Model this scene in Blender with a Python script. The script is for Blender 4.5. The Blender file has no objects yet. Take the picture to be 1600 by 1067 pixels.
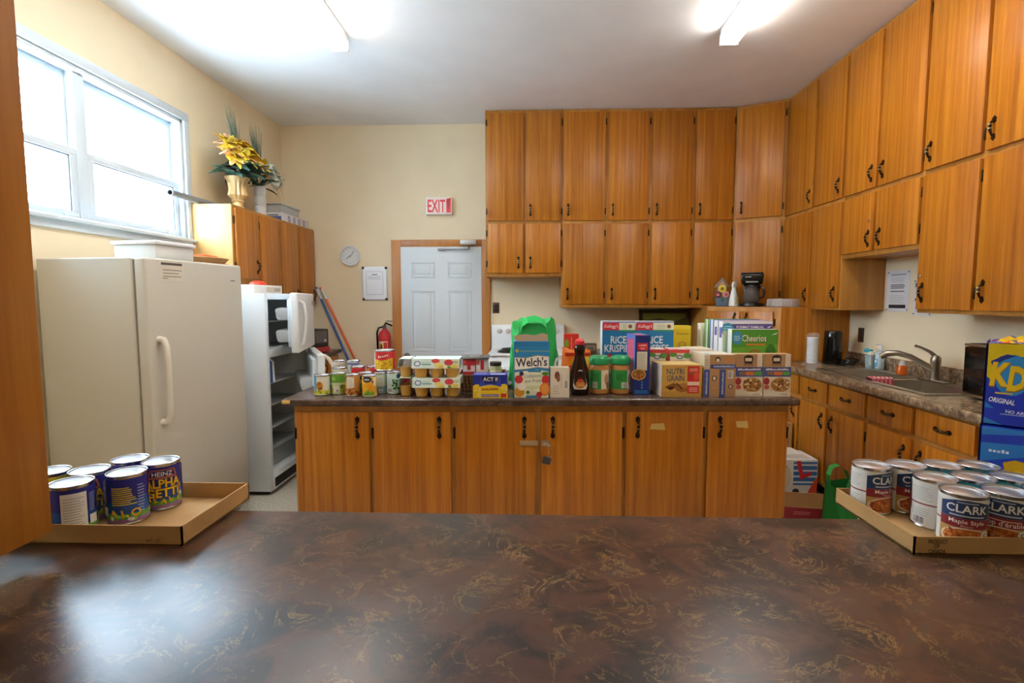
import bpy, bmesh, math, random
from mathutils import Vector, Matrix
RND = random.Random(7)
SC = bpy.context.scene
COL = SC.collection
PI = math.pi
# ------------------------------------------------------------------ camera
cam = bpy.data.objects.new('camera', bpy.data.cameras.new('camera'))
COL.objects.link(cam)
cam.location = (0, 0, 1.43)
cam.rotation_euler = (math.radians(90 - 4.567), 0, math.radians(1.949))
cam.data.sensor_width = 36
cam.data.lens = 820 / 1600 * 36
cam.data.clip_start = 0.02
SC.camera = cam
# ------------------------------------------------------------------ world, exposure
W = bpy.data.worlds.new('sky'); SC.world = W
W.use_nodes = True
_b = W.node_tree.nodes['Background']
_b.inputs[0].default_value = (0.62, 0.82, 1.0, 1)
_b.inputs[1].default_value = 10.5
SC.view_settings.view_transform = 'Standard'
SC.view_settings.look = 'None'
SC.view_settings.exposure = 1.5
SC.view_settings.gamma = 1
SC.view_settings.use_curve_mapping = False
TUBE = 9.5           # radiance of the fluorescent tubes
HALL_FILL = 2.6  # radiance of the unseen hall tubes, added as fill

# ------------------------------------------------------------------ materials
def lin(c):
    return c / 12.92 if c <= 0.04045 else ((c + 0.055) / 1.055) ** 2.4
def rgb(h):
    h = h.lstrip('#')
    return tuple(lin(int(h[i:i + 2], 16) / 255) for i in (0, 2, 4)) + (1,)
_mc = {}
def C(h, rough=0.5, metal=0.0, coat=0.0):
    k = (h, rough, metal, coat)
    if k in _mc: return _mc[k]
    m = bpy.data.materials.new('paint_' + h.strip('#'))
    m.use_nodes = True
    b = m.node_tree.nodes['Principled BSDF']
    b.inputs['Base Color'].default_value = rgb(h)
    b.inputs['Roughness'].default_value = rough
    b.inputs['Metallic'].default_value = metal
    b.inputs['Coat Weight'].default_value = coat
    _mc[k] = m
    return m
def nodes(name):
    m = bpy.data.materials.new(name); m.use_nodes = True
    nt = m.node_tree
    return m, nt, nt.nodes['Principled BSDF']
def N(nt, typ, **kw):
    n = nt.nodes.new(typ)
    for k, v in kw.items():
        if k.startswith('_'): setattr(n, k[1:], v)
        else: n.inputs[k.replace('_', ' ')].default_value = v
    return n
def ramp(nt, stops):
    n = nt.nodes.new('ShaderNodeValToRGB')
    e = n.color_ramp.elements
    e[0].position, e[0].color = stops[0]
    e[1].position, e[1].color = stops[-1]
    for p, c in stops[1:-1]:
        q = e.new(p); q.color = c
    return n
def g(v): return (v, v, v, 1)
def wood(name, cols, scale=(38, 38, 0.9), rough=0.36, fine=0.25):
    m, nt, b = nodes(name); L = nt.links.new
    tc = N(nt, 'ShaderNodeTexCoord'); oi = N(nt, 'ShaderNodeObjectInfo')
    mul = N(nt, 'ShaderNodeMath', _operation='MULTIPLY'); mul.inputs[1].default_value = 37.0
    L(oi.outputs['Random'], mul.inputs[0])
    add = N(nt, 'ShaderNodeVectorMath', _operation='ADD')
    L(tc.outputs['Object'], add.inputs[0]); L(mul.outputs[0], add.inputs[1])
    mp = N(nt, 'ShaderNodeMapping'); mp.inputs['Scale'].default_value = scale
    L(add.outputs[0], mp.inputs[0])
    n1 = N(nt, 'ShaderNodeTexNoise', Scale=1.0, Detail=3.0, Roughness=0.55, Distortion=0.25); L(mp.outputs[0], n1.inputs['Vector'])
    mp2 = N(nt, 'ShaderNodeMapping'); mp2.inputs['Scale'].default_value = tuple(s * 7 for s in scale[:2]) + (scale[2] * 9,)
    L(add.outputs[0], mp2.inputs[0])
    n2 = N(nt, 'ShaderNodeTexNoise', Scale=1.0, Detail=2.0); L(mp2.outputs[0], n2.inputs['Vector'])
    mx = N(nt, 'ShaderNodeMix', _data_type='FLOAT'); mx.inputs[0].default_value = fine
    L(n1.outputs['Fac'], mx.inputs[2]); L(n2.outputs['Fac'], mx.inputs[3])
    rp = ramp(nt, [(0.30, rgb(cols[0])), (0.5, rgb(cols[1])), (0.70, rgb(cols[2]))])
    L(mx.outputs[0], rp.inputs[0])
    hs = N(nt, 'ShaderNodeHueSaturation')
    vr = N(nt, 'ShaderNodeMapRange'); vr.inputs[3].default_value = 0.90; vr.inputs[4].default_value = 1.10
    L(oi.outputs['Random'], vr.inputs[0]); L(vr.outputs[0], hs.inputs['Value'])
    L(rp.outputs[0], hs.inputs['Color']); L(hs.outputs[0], b.inputs['Base Color'])
    b.inputs['Roughness'].default_value = rough
    bm = N(nt, 'ShaderNodeBump', Strength=0.06, Distance=0.002); L(n2.outputs['Fac'], bm.inputs['Height']); L(bm.outputs[0], b.inputs['Normal'])
    return m
M_DOOR = wood('mahogany_veneer', ('#97540f', '#b56e1a', '#cd882a'))
M_FRAME = wood('fir_face_frame', ('#a66c2c', '#b87f36', '#c89044'), scale=(14, 14, 1.2))
M_PINE = wood('pale_plywood', ('#c99a55', '#d8ab68', '#e2bb7c'), scale=(9, 9, 1.0))
M_TRIM = wood('oak_trim', ('#a5672c', '#b47638', '#c08444'), scale=(16, 16, 0.9))
M_JAMB = wood('hatch_wood', ('#96591c', '#a96a24', '#b87a30'), scale=(16, 16, 0.8), rough=0.42)

def plaster(name, col, rough=0.85, var=0.03, scale=3.0, bump=0.04):
    m, nt, b = nodes(name); L = nt.links.new
    tc = N(nt, 'ShaderNodeTexCoord')
    n = N(nt, 'ShaderNodeTexNoise', Scale=scale, Detail=4.0); L(tc.outputs['Object'], n.inputs['Vector'])
    c = rgb(col)
    rp = ramp(nt, [(0.3, tuple(x * (1 - var) for x in c[:3]) + (1,)), (0.7, tuple(min(1, x * (1 + var)) for x in c[:3]) + (1,))])
    L(n.outputs['Fac'], rp.inputs[0]); L(rp.outputs[0], b.inputs['Base Color'])
    b.inputs['Roughness'].default_value = rough
    n2 = N(nt, 'ShaderNodeTexNoise', Scale=160.0, Detail=2.0); L(tc.outputs['Object'], n2.inputs['Vector'])
    bp = N(nt, 'ShaderNodeBump', Strength=bump, Distance=0.002); L(n2.outputs['Fac'], bp.inputs['Height']); L(bp.outputs[0], b.inputs['Normal'])
    return m
M_WALL = plaster('cream_wall_paint', '#ecdbba')
M_CEIL = plaster('white_ceiling_paint', '#f1f2f3', rough=0.6)
M_WHITE = plaster('white_gloss_paint', '#e9ebec', rough=0.35, var=0.01, bump=0.0)
M_VINYL = plaster('shaded_vinyl_window', '#cbd5db', rough=0.4, var=0.01, bump=0.0)  # white vinyl, its bluish shade against the bright panes put into the colour
M_DOORW = plaster('white_steel_door', '#d3dade', rough=0.4, var=0.01, bump=0.0)
M_FREEZER = plaster('freezer_enamel', '#c9c6bb', rough=0.38, var=0.01, bump=0.05)
M_FRIDGE = plaster('fridge_enamel', '#e4e9ec', rough=0.3, var=0.01, bump=0.04)

def floor_mat():
    m, nt, b = nodes('speckled_vinyl_floor'); L = nt.links.new
    tc = N(nt, 'ShaderNodeTexCoord')
    n = N(nt, 'ShaderNodeTexNoise', Scale=90.0, Detail=5.0); L(tc.outputs['Object'], n.inputs['Vector'])
    rp = ramp(nt, [(0.35, rgb('#a39c8a')), (0.5, rgb('#c4beae')), (0.65, rgb('#d6d1c4'))]); L(n.outputs['Fac'], rp.inputs[0])
    L(rp.outputs[0], b.inputs['Base Color']); b.inputs['Roughness'].default_value = 0.4
    return m
M_FLOOR = floor_mat()

def laminate(name, base, vein, scale=5.0, rough=0.24, veinw=0.02, blotch=None):
    m, nt, b = nodes(name); L = nt.links.new
    tc = N(nt, 'ShaderNodeTexCoord')
    n1 = N(nt, 'ShaderNodeTexNoise', Scale=scale, Detail=8.0, Roughness=0.62, Distortion=0.8); L(tc.outputs['Object'], n1.inputs['Vector'])
    rp = ramp(nt, [(0.30, rgb(base[0])), (0.45, rgb(base[1])), (0.56, rgb(base[2])), (0.72, rgb(base[3]))]); L(n1.outputs['Fac'], rp.inputs[0])
    # veins: thin level lines of a distorted noise, broken up by a second one
    n2 = N(nt, 'ShaderNodeTexNoise', Scale=scale * 1.3, Detail=9.0, Roughness=0.68, Distortion=1.6); L(tc.outputs['Object'], n2.inputs['Vector'])
    s = N(nt, 'ShaderNodeMath', _operation='SUBTRACT'); s.inputs[1].default_value = 0.5; L(n2.outputs['Fac'], s.inputs[0])
    a = N(nt, 'ShaderNodeMath', _operation='ABSOLUTE'); L(s.outputs[0], a.inputs[0])
    vr = N(nt, 'ShaderNodeMapRange'); vr.inputs[1].default_value = 0.0; vr.inputs[2].default_value = veinw; vr.inputs[3].default_value = 1; vr.inputs[4].default_value = 0
    L(a.outputs[0], vr.inputs[0])
    n3 = N(nt, 'ShaderNodeTexNoise', Scale=scale * 1.7, Detail=3.0); L(tc.outputs['Object'], n3.inputs['Vector'])
    br = N(nt, 'ShaderNodeMapRange'); br.inputs[1].default_value = 0.42; br.inputs[2].default_value = 0.58; L(n3.outputs['Fac'], br.inputs[0])
    mu = N(nt, 'ShaderNodeMath', _operation='MULTIPLY'); L(vr.outputs[0], mu.inputs[0]); L(br.outputs[0], mu.inputs[1])
    mx = N(nt, 'ShaderNodeMix', _data_type='RGBA'); L(mu.outputs[0], mx.inputs[0]); L(rp.outputs[0], mx.inputs[6]); mx.inputs[7].default_value = rgb(vein)
    L(mx.outputs[2], b.inputs['Base Color'])
    b.inputs['Roughness'].default_value = rough
    n4 = N(nt, 'ShaderNodeTexNoise', Scale=220.0, Detail=2.0); L(tc.outputs['Object'], n4.inputs['Vector'])
    bp = N(nt, 'ShaderNodeBump', Strength=0.10, Distance=0.001); L(n4.outputs['Fac'], bp.inputs['Height']); L(bp.outputs[0], b.inputs['Normal'])
    return m
M_FGTOP = laminate('brown_marbled_laminate', ('#14100f', '#332520', '#543527', '#47403b'), '#8c7040', scale=8.5, rough=0.31, veinw=0.018)
M_ISTOP = laminate('dark_brown_laminate', ('#342a27', '#4b3a34', '#5a463e', '#645650'), '#7f6a50', scale=9, rough=0.22)
M_RTOP = laminate('granite_pattern_laminate', ('#4a3a2e', '#7d6752', '#9c8669', '#b8a488'), '#5f4a38', scale=26, rough=0.22, veinw=0.05)

M_STEEL = C('#b9b6ae', 0.28, 1.0)
M_CHROME = C('#c9c9c9', 0.12, 1.0)
M_TIN = C('#bfc3c8', 0.25, 1.0)
M_TINLID = C('#c7ccd4', 0.32, 0.9)
M_BRONZE = C('#3a2a1c', 0.35, 0.8)
M_BRASS = C('#a58e66', 0.3, 0.9)
M_BLACK = C('#151414', 0.25)
M_BLACKM = C('#1b1a1a', 0.6)
M_CARD = plaster('corrugated_card', '#b8915c', rough=0.8, var=0.06, scale=14)
M_CARDIN = plaster('card_inside', '#c09a68', rough=0.8, var=0.05, scale=14)

def clear(name, col, alpha, rough=0.05):
    m = bpy.data.materials.new(name); m.use_nodes = True
    nt = m.node_tree; nt.nodes.clear(); L = nt.links.new
    o = N(nt, 'ShaderNodeOutputMaterial'); t = N(nt, 'ShaderNodeBsdfTransparent'); gl = N(nt, 'ShaderNodeBsdfPrincipled')
    gl.inputs['Base Color'].default_value = rgb(col); gl.inputs['Roughness'].default_value = rough
    mx = N(nt, 'ShaderNodeMixShader'); mx.inputs[0].default_value = alpha
    L(t.outputs[0], mx.inputs[1]); L(gl.outputs[0], mx.inputs[2]); L(mx.outputs[0], o.inputs[0])
    return m
M_GLASS = clear('window_glass', '#e8f2f5', 0.07)
M_CLEAR = clear('clear_plastic', '#eef2f2', 0.35, 0.15)
M_POT = clear('coffee_pot_glass', '#7a7470', 0.45, 0.05)
M_WRAP = clear('cling_wrap', '#f2f4f6', 0.16, 0.12)
M_FROST = clear('cloudy_plastic', '#dfe6ea', 0.6, 0.3)
def emit(name, col, s):
    m, nt, b = nodes(name)
    b.inputs['Base Color'].default_value = rgb(col)
    b.inputs['Emission Color'].default_value = rgb(col); b.inputs['Emission Strength'].default_value = s
    return m
M_TUBE = emit('lit_fluorescent_tube', '#fff8f0', TUBE)
M_HALLFILL = emit('hall_fill_tube', '#fff0d8', HALL_FILL)

# ------------------------------------------------------------------ mesh building
class MB:
    def __init__(s, mat=None):
        s.v = []; s.f = []; s.m = []; s.mats = []; s.cur = mat
    def mi(s, m):
        m = m or s.cur
        if m not in s.mats: s.mats.append(m)
        return s.mats.index(m)
    def add(s, vs, fs, mat=None, M=None):
        o = len(s.v); k = s.mi(mat)
        s.v += [tuple(M @ Vector(p)) if M else tuple(p) for p in vs]
        s.f += [tuple(i + o for i in f) for f in fs]; s.m += [k] * len(fs)
        return s
    def poly(s, pts, mat=None): return s.add(pts, [tuple(range(len(pts)))], mat)
    def box(s, x0, x1, y0, y1, z0, z1, mat=None, M=None):
        vs = [(x0, y0, z0), (x1, y0, z0), (x1, y1, z0), (x0, y1, z0), (x0, y0, z1), (x1, y0, z1), (x1, y1, z1), (x0, y1, z1)]
        return s.add(vs, [(0, 3, 2, 1), (4, 5, 6, 7), (0, 1, 5, 4), (1, 2, 6, 5), (2, 3, 7, 6), (3, 0, 4, 7)], mat, M)
    def lathe(s, prof, n=20, mat=None, c=(0, 0, 0), M=None, cap0=True, cap1=True, sx=1, sy=1, flute=None):
        vs = []; fs = []
        for r, z in prof:
            for i in range(n):
                a = 2 * PI * i / n
                rr = r * (flute(a, z) if flute else 1)
                vs.append((c[0] + rr * math.cos(a) * sx, c[1] + rr * math.sin(a) * sy, c[2] + z))
        for j in range(len(prof) - 1):
            for i in range(n):
                k = (i + 1) % n
                fs.append((j * n + i, j * n + k, (j + 1) * n + k, (j + 1) * n + i))
        if cap0: fs.append(tuple(range(n - 1, -1, -1)))
        if cap1: fs.append(tuple((len(prof) - 1) * n + i for i in range(n)))
        return s.add(vs, fs, mat, M)
    def tube(s, path, r, n=8, mat=None, M=None, close=False):
        P = [Vector(p) for p in path]; rs = r if isinstance(r, (list, tuple)) else [r] * len(P)
        vs = []; fs = []; up = None
        for i, p in enumerate(P):
            a = P[max(i - 1, 0)]; b = P[min(i + 1, len(P) - 1)]
            if close: a = P[i - 1]; b = P[(i + 1) % len(P)]
            t = (b - a).normalized()
            if up is None:
                up = Vector((0, 0, 1)) if abs(t.z) < 0.9 else Vector((1, 0, 0))
            up = (up - t * up.dot(t)).normalized(); sd = t.cross(up)
            for k in range(n):
                q = 2 * PI * k / n
                vs.append(p + (up * math.cos(q) + sd * math.sin(q)) * rs[i])
        m = len(P)
        for j in range(m if close else m - 1):
            j2 = (j + 1) % m
            for k in range(n):
                k2 = (k + 1) % n
                fs.append((j * n + k, j * n + k2, j2 * n + k2, j2 * n + k))
        if not close:
            fs.append(tuple(range(n - 1, -1, -1))); fs.append(tuple((m - 1) * n + k for k in range(n)))
        return s.add(vs, fs, mat, M)
    def prism(s, poly, a, b, axis='z', mat=None, M=None):
        n = len(poly)
        def p3(p, h): return {'z': (p[0], p[1], h), 'y': (p[0], h, p[1]), 'x': (h, p[0], p[1])}[axis]
        vs = [p3(p, a) for p in poly] + [p3(p, b) for p in poly]
        fs = [tuple(range(n - 1, -1, -1)), tuple(range(n, 2 * n))] + [(i, (i + 1) % n, n + (i + 1) % n, n + i) for i in range(n)]
        return s.add(vs, fs, mat, M)
    def ball(s, c, r, n=12, mat=None, sx=1, sy=1, sz=1):
        prof = [(math.sin(PI * i / (n // 2)) * r + 1e-5, -math.cos(PI * i / (n // 2)) * r * sz) for i in range(n // 2 + 1)]
        return s.lathe(prof, n, mat, c, sx=sx, sy=sy)
    def mesh(s, name, bevel=0, seg=2, smooth=35):
        me = bpy.data.meshes.new(name)
        me.from_pydata(s.v, [], s.f)
        for m in s.mats: me.materials.append(m)
        for p, k in zip(me.polygons, s.m): p.material_index = k
        bm = bmesh.new(); bm.from_mesh(me)
        bmesh.ops.recalc_face_normals(bm, faces=bm.faces)
        if bevel:
            es = [e for e in bm.edges if len(e.link_faces) == 2 and e.calc_face_angle(0) > 0.6]
            bmesh.ops.bevel(bm, geom=es, offset=bevel, segments=seg, profile=0.5, affect='EDGES', clamp_overlap=True)
        bm.to_mesh(me); bm.free()
        if smooth:
            me.shade_smooth(); me.set_sharp_from_angle(angle=math.radians(smooth))
        return me
    def build(s, name, parent=None, bevel=0, seg=2, smooth=35):
        return link(name, s.mesh(name, bevel, seg, smooth), parent)
def link(name, me, parent=None, loc=None, rot=None):
    o = bpy.data.objects.new(name, me); COL.objects.link(o)
    o.parent = parent
    if loc: o.location = loc
    if rot: o.rotation_euler = rot
    return o
def tag(o, label, cat=None, group=None, kind=None):
    o['label'] = label
    if cat: o['category'] = cat
    if group: o['group'] = group
    if kind: o['kind'] = kind
    return o
def T(name, label, cat, loc=(0, 0, 0), rz=0.0, group=None):
    o = bpy.data.objects.new(name, None); COL.objects.link(o)
    o.location = loc; o.rotation_euler = (0, 0, rz); o.empty_display_size = 0.1
    return tag(o, label, cat, group)
def ST(name, label, loc=(0, 0, 0), rz=0.0):
    o = bpy.data.objects.new(name, None); COL.objects.link(o)
    o.location = loc; o.rotation_euler = (0, 0, rz); o.empty_display_size = 0.1
    return tag(o, label, None, None, 'structure')
def struct(name, mb, label, bevel=0):
    return tag(mb.build(name, None, bevel), label, None, None, 'structure')
def copy_tree(o, parent=None):
    c = o.copy(); COL.objects.link(c); c.parent = parent
    for ch in list(o.children): copy_tree(ch, c)
    return c

# ------------------------------------------------------------------ flat print
_tx = {}
BLURRED = {'SOUP', 'CORN', 'fruit', '77', 'granola', 'Cereal', 'bars', 'coffee', 'Buttery', 'instant oatmeal', 'OATMEAL', 'MICROWAVE POPCORN', '8 BOX x 200 g'}
def glyphs(s, bold=0.0):
    k = (s, bold)
    if k in _tx: return _tx[k]
    cu = bpy.data.curves.new('lettering', 'FONT'); cu.body = s; cu.resolution_u = 2; cu.offset = bold
    ob = bpy.data.objects.new('lettering', cu)
    me = ob.to_mesh(); me.calc_loop_triangles()
    tris = [[(me.vertices[i].co.x, me.vertices[i].co.y) for i in t.vertices] for t in me.loop_triangles]
    ob.to_mesh_clear(); bpy.data.objects.remove(ob); bpy.data.curves.remove(cu)
    if not tris: tris = [[(0, 0), (0.5, 0), (0.5, 0.7)]]
    xs = [p[0] for t in tris for p in t]
    x0, x1 = min(xs), max(xs)
    tris = [[((p[0] - x0), p[1] / 0.70) for p in t] for t in tris]   # capital height -> 1
    _tx[k] = (tris, (x1 - x0))
    return _tx[k]
def clipu(poly, u, keep_lo):
    out = []
    for i in range(len(poly)):
        a, b = poly[i - 1], poly[i]
        ia = (a[0] <= u) == keep_lo; ib = (b[0] <= u) == keep_lo
        if ia != ib:
            t = (u - a[0]) / (b[0] - a[0]); out.append((u, a[1] + t * (b[1] - a[1])))
        if ib: out.append(b)
    return out
class PR:
    """flat print: coloured shapes in (u, v) metres, stacked a hair apart"""
    def __init__(s): s.t = []; s.k = 0
    def poly(s, pts, c): s.k += 1; s.t.append((pts, c, s.k)); return s
    def rect(s, u0, v0, u1, v1, c): return s.poly([(u0, v0), (u1, v0), (u1, v1), (u0, v1)], c)
    def ell(s, u, v, a, b, c, n=20): return s.poly([(u + a * math.cos(2 * PI * i / n), v + b * math.sin(2 * PI * i / n)) for i in range(n)], c)
    def text(s, st, u, v, h, c, w=None, al='c', bold=0.0, shear=0.0, rot=0.0, arch=0.0):
        if st in BLURRED:                      # too small to read in the photograph: a row of strokes
            s.k += 1; W0 = w or h * len(st) * .7; n = max(3, int(W0 / (h * .75))); x = {'c': -W0 / 2, 'l': 0, 'r': -W0}[al]
            cr, sr = math.cos(rot), math.sin(rot)
            for i in range(n):
                a = x + W0 * i / n; b = a + W0 / n * .72; t = h * RND.uniform(.55, 1)
                s.t.append(([(u + X * cr - Y * sr, v + X * sr + Y * cr) for X, Y in ((a, 0), (b, 0), (b + t * shear, t), (a + t * shear, t))], c, s.k))
            return s
        tris, tw = glyphs(st, bold); s.k += 1
        sx = (w / tw) if w else h / 0.70
        W_ = tw * sx; off = {'c': -W_ / 2, 'l': 0, 'r': -W_}[al]
        cr, sr = math.cos(rot), math.sin(rot)
        for t in tris:
            q = []
            for (x, y) in t:
                X = x * sx + off + y * h * shear; Y = y * h
                if arch: Y -= arch * (2 * X / W_) ** 2
                q.append((u + X * cr - Y * sr, v + X * sr + Y * cr))
            s.t.append((q, c, s.k))
        return s
    def lines(s, u0, u1, v0, v1, n, c, fill=0.45, jag=0.25):
        dv = (v1 - v0) / n; s.k += 1
        for i in range(n):
            e = u1 - RND.random() * jag * (u1 - u0)
            b = v0 + i * dv
            s.t.append(([(u0, b), (e, b), (e, b + dv * fill), (u0, b + dv * fill)], c, s.k))
        return s
    def bars(s, u0, u1, v0, v1, c='#1c1c1c', n=14):
        s.rect(u0, v0, u1, v1, '#f2f2ee'); s.k += 1
        x = u0 + (u1 - u0) * 0.06
        while x < u1 - (u1 - u0) * 0.08:
            w = (u1 - u0) / n * RND.choice((0.3, 0.5, 0.8))
            s.t.append(([(x, v0 + (v1 - v0) * .1), (x + w, v0 + (v1 - v0) * .1), (x + w, v1 - (v1 - v0) * .08), (x, v1 - (v1 - v0) * .08)], c, s.k))
            x += w + (u1 - u0) / n * RND.choice((0.3, 0.5, 0.7))
        return s
    def blobs(s, u0, u1, v0, v1, n, cols, r, inside=None):
        for c in cols:
            s.k += 1
            for i in range(max(1, n // len(cols))):
                u = RND.uniform(u0, u1); v = RND.uniform(v0, v1); a = r * RND.uniform(.7, 1.2); q = RND.random() * PI
                if inside and not inside(u, v): continue
                s.t.append(([(u + a * math.cos(q) * math.cos(t) - a * .65 * math.sin(q) * math.sin(t), v + a * math.sin(q) * math.cos(t) + a * .65 * math.cos(q) * math.sin(t)) for t in [2 * PI * j / 8 for j in range(8)]], c, s.k))
        return s
    def build(s, name, parent, f, strip=None, rough=0.4, step=0.00010):
        mb = MB()
        for pts, c, k in s.t:
            mat = C(c, rough) if isinstance(c, str) else c
            ps = [pts]
            if strip:
                ps = []; rest = pts
                u = math.floor(min(p[0] for p in pts) / strip + 1e-6) * strip + strip
                mx = max(p[0] for p in pts)
                while u < mx - 1e-7 and len(rest) > 2:
                    lo = clipu(rest, u, True)
                    if len(lo) > 2: ps.append(lo)
                    rest = clipu(rest, u, False); u += strip
                if len(rest) > 2: ps.append(rest)
            for q in ps: mb.poly([f(p[0], p[1], 0.0003 + k * step) for p in q], mat)
        me = bpy.data.meshes.new(name); me.from_pydata(mb.v, [], mb.f)
        for m in mb.mats: me.materials.append(m)
        me.polygons.foreach_set('material_index', mb.m)
        return link(name, me, parent)
def plane(o, ud, nd, vd=(0, 0, 1)):
    o, ud, nd, vd = Vector(o), Vector(ud), Vector(nd), Vector(vd)
    return lambda u, v, h: tuple(o + ud * u + vd * v + nd * h)
def cyl(r, z0=0.0, a0=-PI / 2):
    return lambda u, v, h: ((r + h) * math.cos(a0 + u / r), (r + h) * math.sin(a0 + u / r), z0 + v)
def front(o=(0, 0, 0)): return plane(o, (1, 0, 0), (0, -1, 0))
# ------------------------------------------------------------------ the room
XL, XR, YB, ZC = -2.63, 2.68, 5.60, 3.25
YH = -3.4
struct('floor', MB(M_FLOOR).box(XL - .1, XR + .1, YH - .1, YB + .1, -.1, 0), 'pale speckled vinyl floor')
struct('ceiling', MB(M_CEIL).box(XL - .1, XR + .1, YH - .1, YB + .1, ZC, ZC + .1), 'smooth white ceiling')
struct('wall_back', MB(M_WALL).box(XL - .1, XR + .1, YB, YB + .12, 0, ZC), 'cream painted back wall')
struct('wall_right', MB(M_WALL).box(XR, XR + .12, YH, YB, 0, ZC), 'cream painted wall behind the sink')
WY0, WY1, WZ0, WZ1 = 2.28, 3.99, 1.88, 2.78
struct('wall_left', MB(M_WALL).box(XL - .16, XL, YH, WY0, 0, ZC).box(XL - .16, XL, WY1, YB, 0, ZC).box(XL - .16, XL, WY0, WY1, 0, WZ0).box(XL - .16, XL, WY0, WY1, WZ1, ZC), 'cream painted wall with the window')
struct('wall_hall', MB(M_WALL).box(XL, XR, YH - .1, YH, 0, ZC), 'cream end wall of the hall behind the hatch')
struct('wall_front', MB(M_WALL).box(XL, -1.03, .50, .62, 0, ZC).box(1.95, XR, .50, .62, 0, ZC).box(-1.03, 1.95, .50, .62, 0, .866).box(-1.03, 1.95, .50, .62, 2.35, ZC), 'cream wall with the serving hatch opening')
struct('baseboard_back', MB(M_TRIM).box(XL, -1.47, YB - .015, YB, 0, .1), 'wooden baseboard along the back wall', .003)
# window
wn = ST('window_1', 'white double window with two sliding sashes each', (XL, 0, 0))
m = MB(M_VINYL)
cw = .058
for a in ((WY0 - cw, WY1 + cw, WZ1, WZ1 + cw), (WY0 - cw, WY1 + cw, WZ0 - cw, WZ0), (WY0 - cw, WY0, WZ0, WZ1), (WY1, WY1 + cw, WZ0, WZ1)):
    m.box(.0005, .020, a[0], a[1], a[2], a[3])
m.build('casing', wn, .004)
m = MB(M_VINYL)
d0, d1 = -.16, 0
m.box(d0, d1, WY0, WY1, WZ1 - .025, WZ1).box(d0, d1, WY0, WY1, WZ0, WZ0 + .025).box(d0, d1, WY0, WY0 + .025, WZ0, WZ1).box(d0, d1, WY1 - .025, WY1, WZ0, WZ1).box(d0, d1 - .03, 3.07, 3.15, WZ0, WZ1)
m.build('frame', wn, .003)
MB(M_VINYL).box(-.03, .05, WY0 - .07, WY1 + .07, WZ0 - .012, WZ0 + .012).build('window_sill', wn, .006)
for (y0, y1) in ((WY0 + .025, 3.07), (3.15, WY1 - .025)):
    for nm, z0, z1, x in (('upper_sash', 2.28, WZ1 - .025, -.11), ('lower_sash', WZ0 + .025, 2.31, -.065)):
        b = .042; m = MB(M_VINYL)
        m.box(x, x + .03, y0, y1, z0, z0 + b).box(x, x + .03, y0, y1, z1 - b, z1).box(x, x + .03, y0, y0 + b, z0 + b, z1 - b).box(x, x + .03, y1 - b, y1, z0 + b, z1 - b)
        s = m.build(nm, wn, .003)
        MB(M_GLASS).box(x + .012, x + .016, y0 + b, y1 - b, z0 + b, z1 - b).build('pane', s, 0, smooth=0)
        if nm[0] == 'l':
            MB(C('#5d6a72', .5)).box(x + .0165, x + .022, y1 - b - .007, y1 - b, z0 + b, z1 - b).box(x + .0165, x + .022, y0 + b, y1 - b, z1 - b - .007, z1 - b).build('seal', s)
            MB(M_VINYL).box(x + .03, x + .045, (y0 + y1) / 2 + .27, (y0 + y1) / 2 + .36, z0 + .004, z0 + .022).build('latch', s, .003)
# exit door
dr = ST('door_1', 'white six panel steel exit door', (-.94, YB, 0))
m = MB(M_DOORW).box(-.43, .43, -.035, -.004, .01, 1.985); m.build('leaf', dr, .003)
for cx in (-.195, .195):
    for (z0, z1) in ((1.66, 1.83), (.88, 1.53), (.22, .74)):
        mm = MB(M_DOORW); w = .125
        # raised moulding ring with a field
        for a in ((cx - w, cx + w, z1 - .02, z1), (cx - w, cx + w, z0, z0 + .02), (cx - w, cx - w + .02, z0 + .02, z1 - .02), (cx + w - .02, cx + w, z0 + .02, z1 - .02)):
            mm.box(a[0], a[1], -.043, -.034, a[2], a[3])
        mm.box(cx - w + .04, cx + w - .04, -.041, -.034, z0 + .04, z1 - .04)
        mm.build('door_panel', dr, .004)
m = MB(C('#8d8a84', .3, 1)); m.lathe([(.030, 0), (.030, .008), (.012, .012), (.012, .035), (.026, .045), (.028, .06), (.018, .07)], 16, M=Matrix.Translation((-.375, -.035, .83)) @ Matrix.Rotation(PI / 2, 4, 'X')); m.build('knob', dr)
m = MB(C('#3c3b3a', .4, .6)).lathe([(.024, 0), (.024, .012), (.012, .016)], 14, M=Matrix.Translation((-.375, -.035, .70)) @ Matrix.Rotation(PI / 2, 4, 'X')); m.build('deadbolt', dr)
m = MB(C('#b3b5b4', .4, .5)).box(.21, .38, -.085, -.022, 2.0, 2.05); m.build('door_closer', dr, .006)
MB(C('#8e8f8f', .4, .7)).tube([(.30, -.055, 1.995), (.30, -.075, 1.955)], .008).tube([(.02, -.06, 1.955), (.30, -.075, 1.955)], .007).box(-.03, .03, -.07, -.035, 1.945, 1.965).build('closer_arm', dr)
tr = MB(M_TRIM); tr.box(-1.47, -1.37, YB - .03, YB, 0, 2.06).box(-.51, -.42, YB - .03, YB, 0, 2.06).box(-1.37, -.51, YB - .03, YB, 1.985, 2.06)
struct('trim_1', tr, 'wooden casing around the white exit door', .004)
# serving hatch leaf at the left of the opening (folded back, hangs clear of the counter)
hl = ST('door_2', 'wooden hatch leaf folded back beside the serving counter', (-.972, .62, 0))
MB(M_JAMB).box(-.030, 0, 0, .385, .958, 2.34).build('leaf', hl, .003)
MB(M_JAMB).box(-.062, -.031, .02, .375, .958, 2.34).build('leaf', hl, .003)
for z in (1.15, 2.1): MB(M_BRASS).box(-.056, -.004, -.004, .012, z, z + .08).build('hinge', hl)

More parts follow.
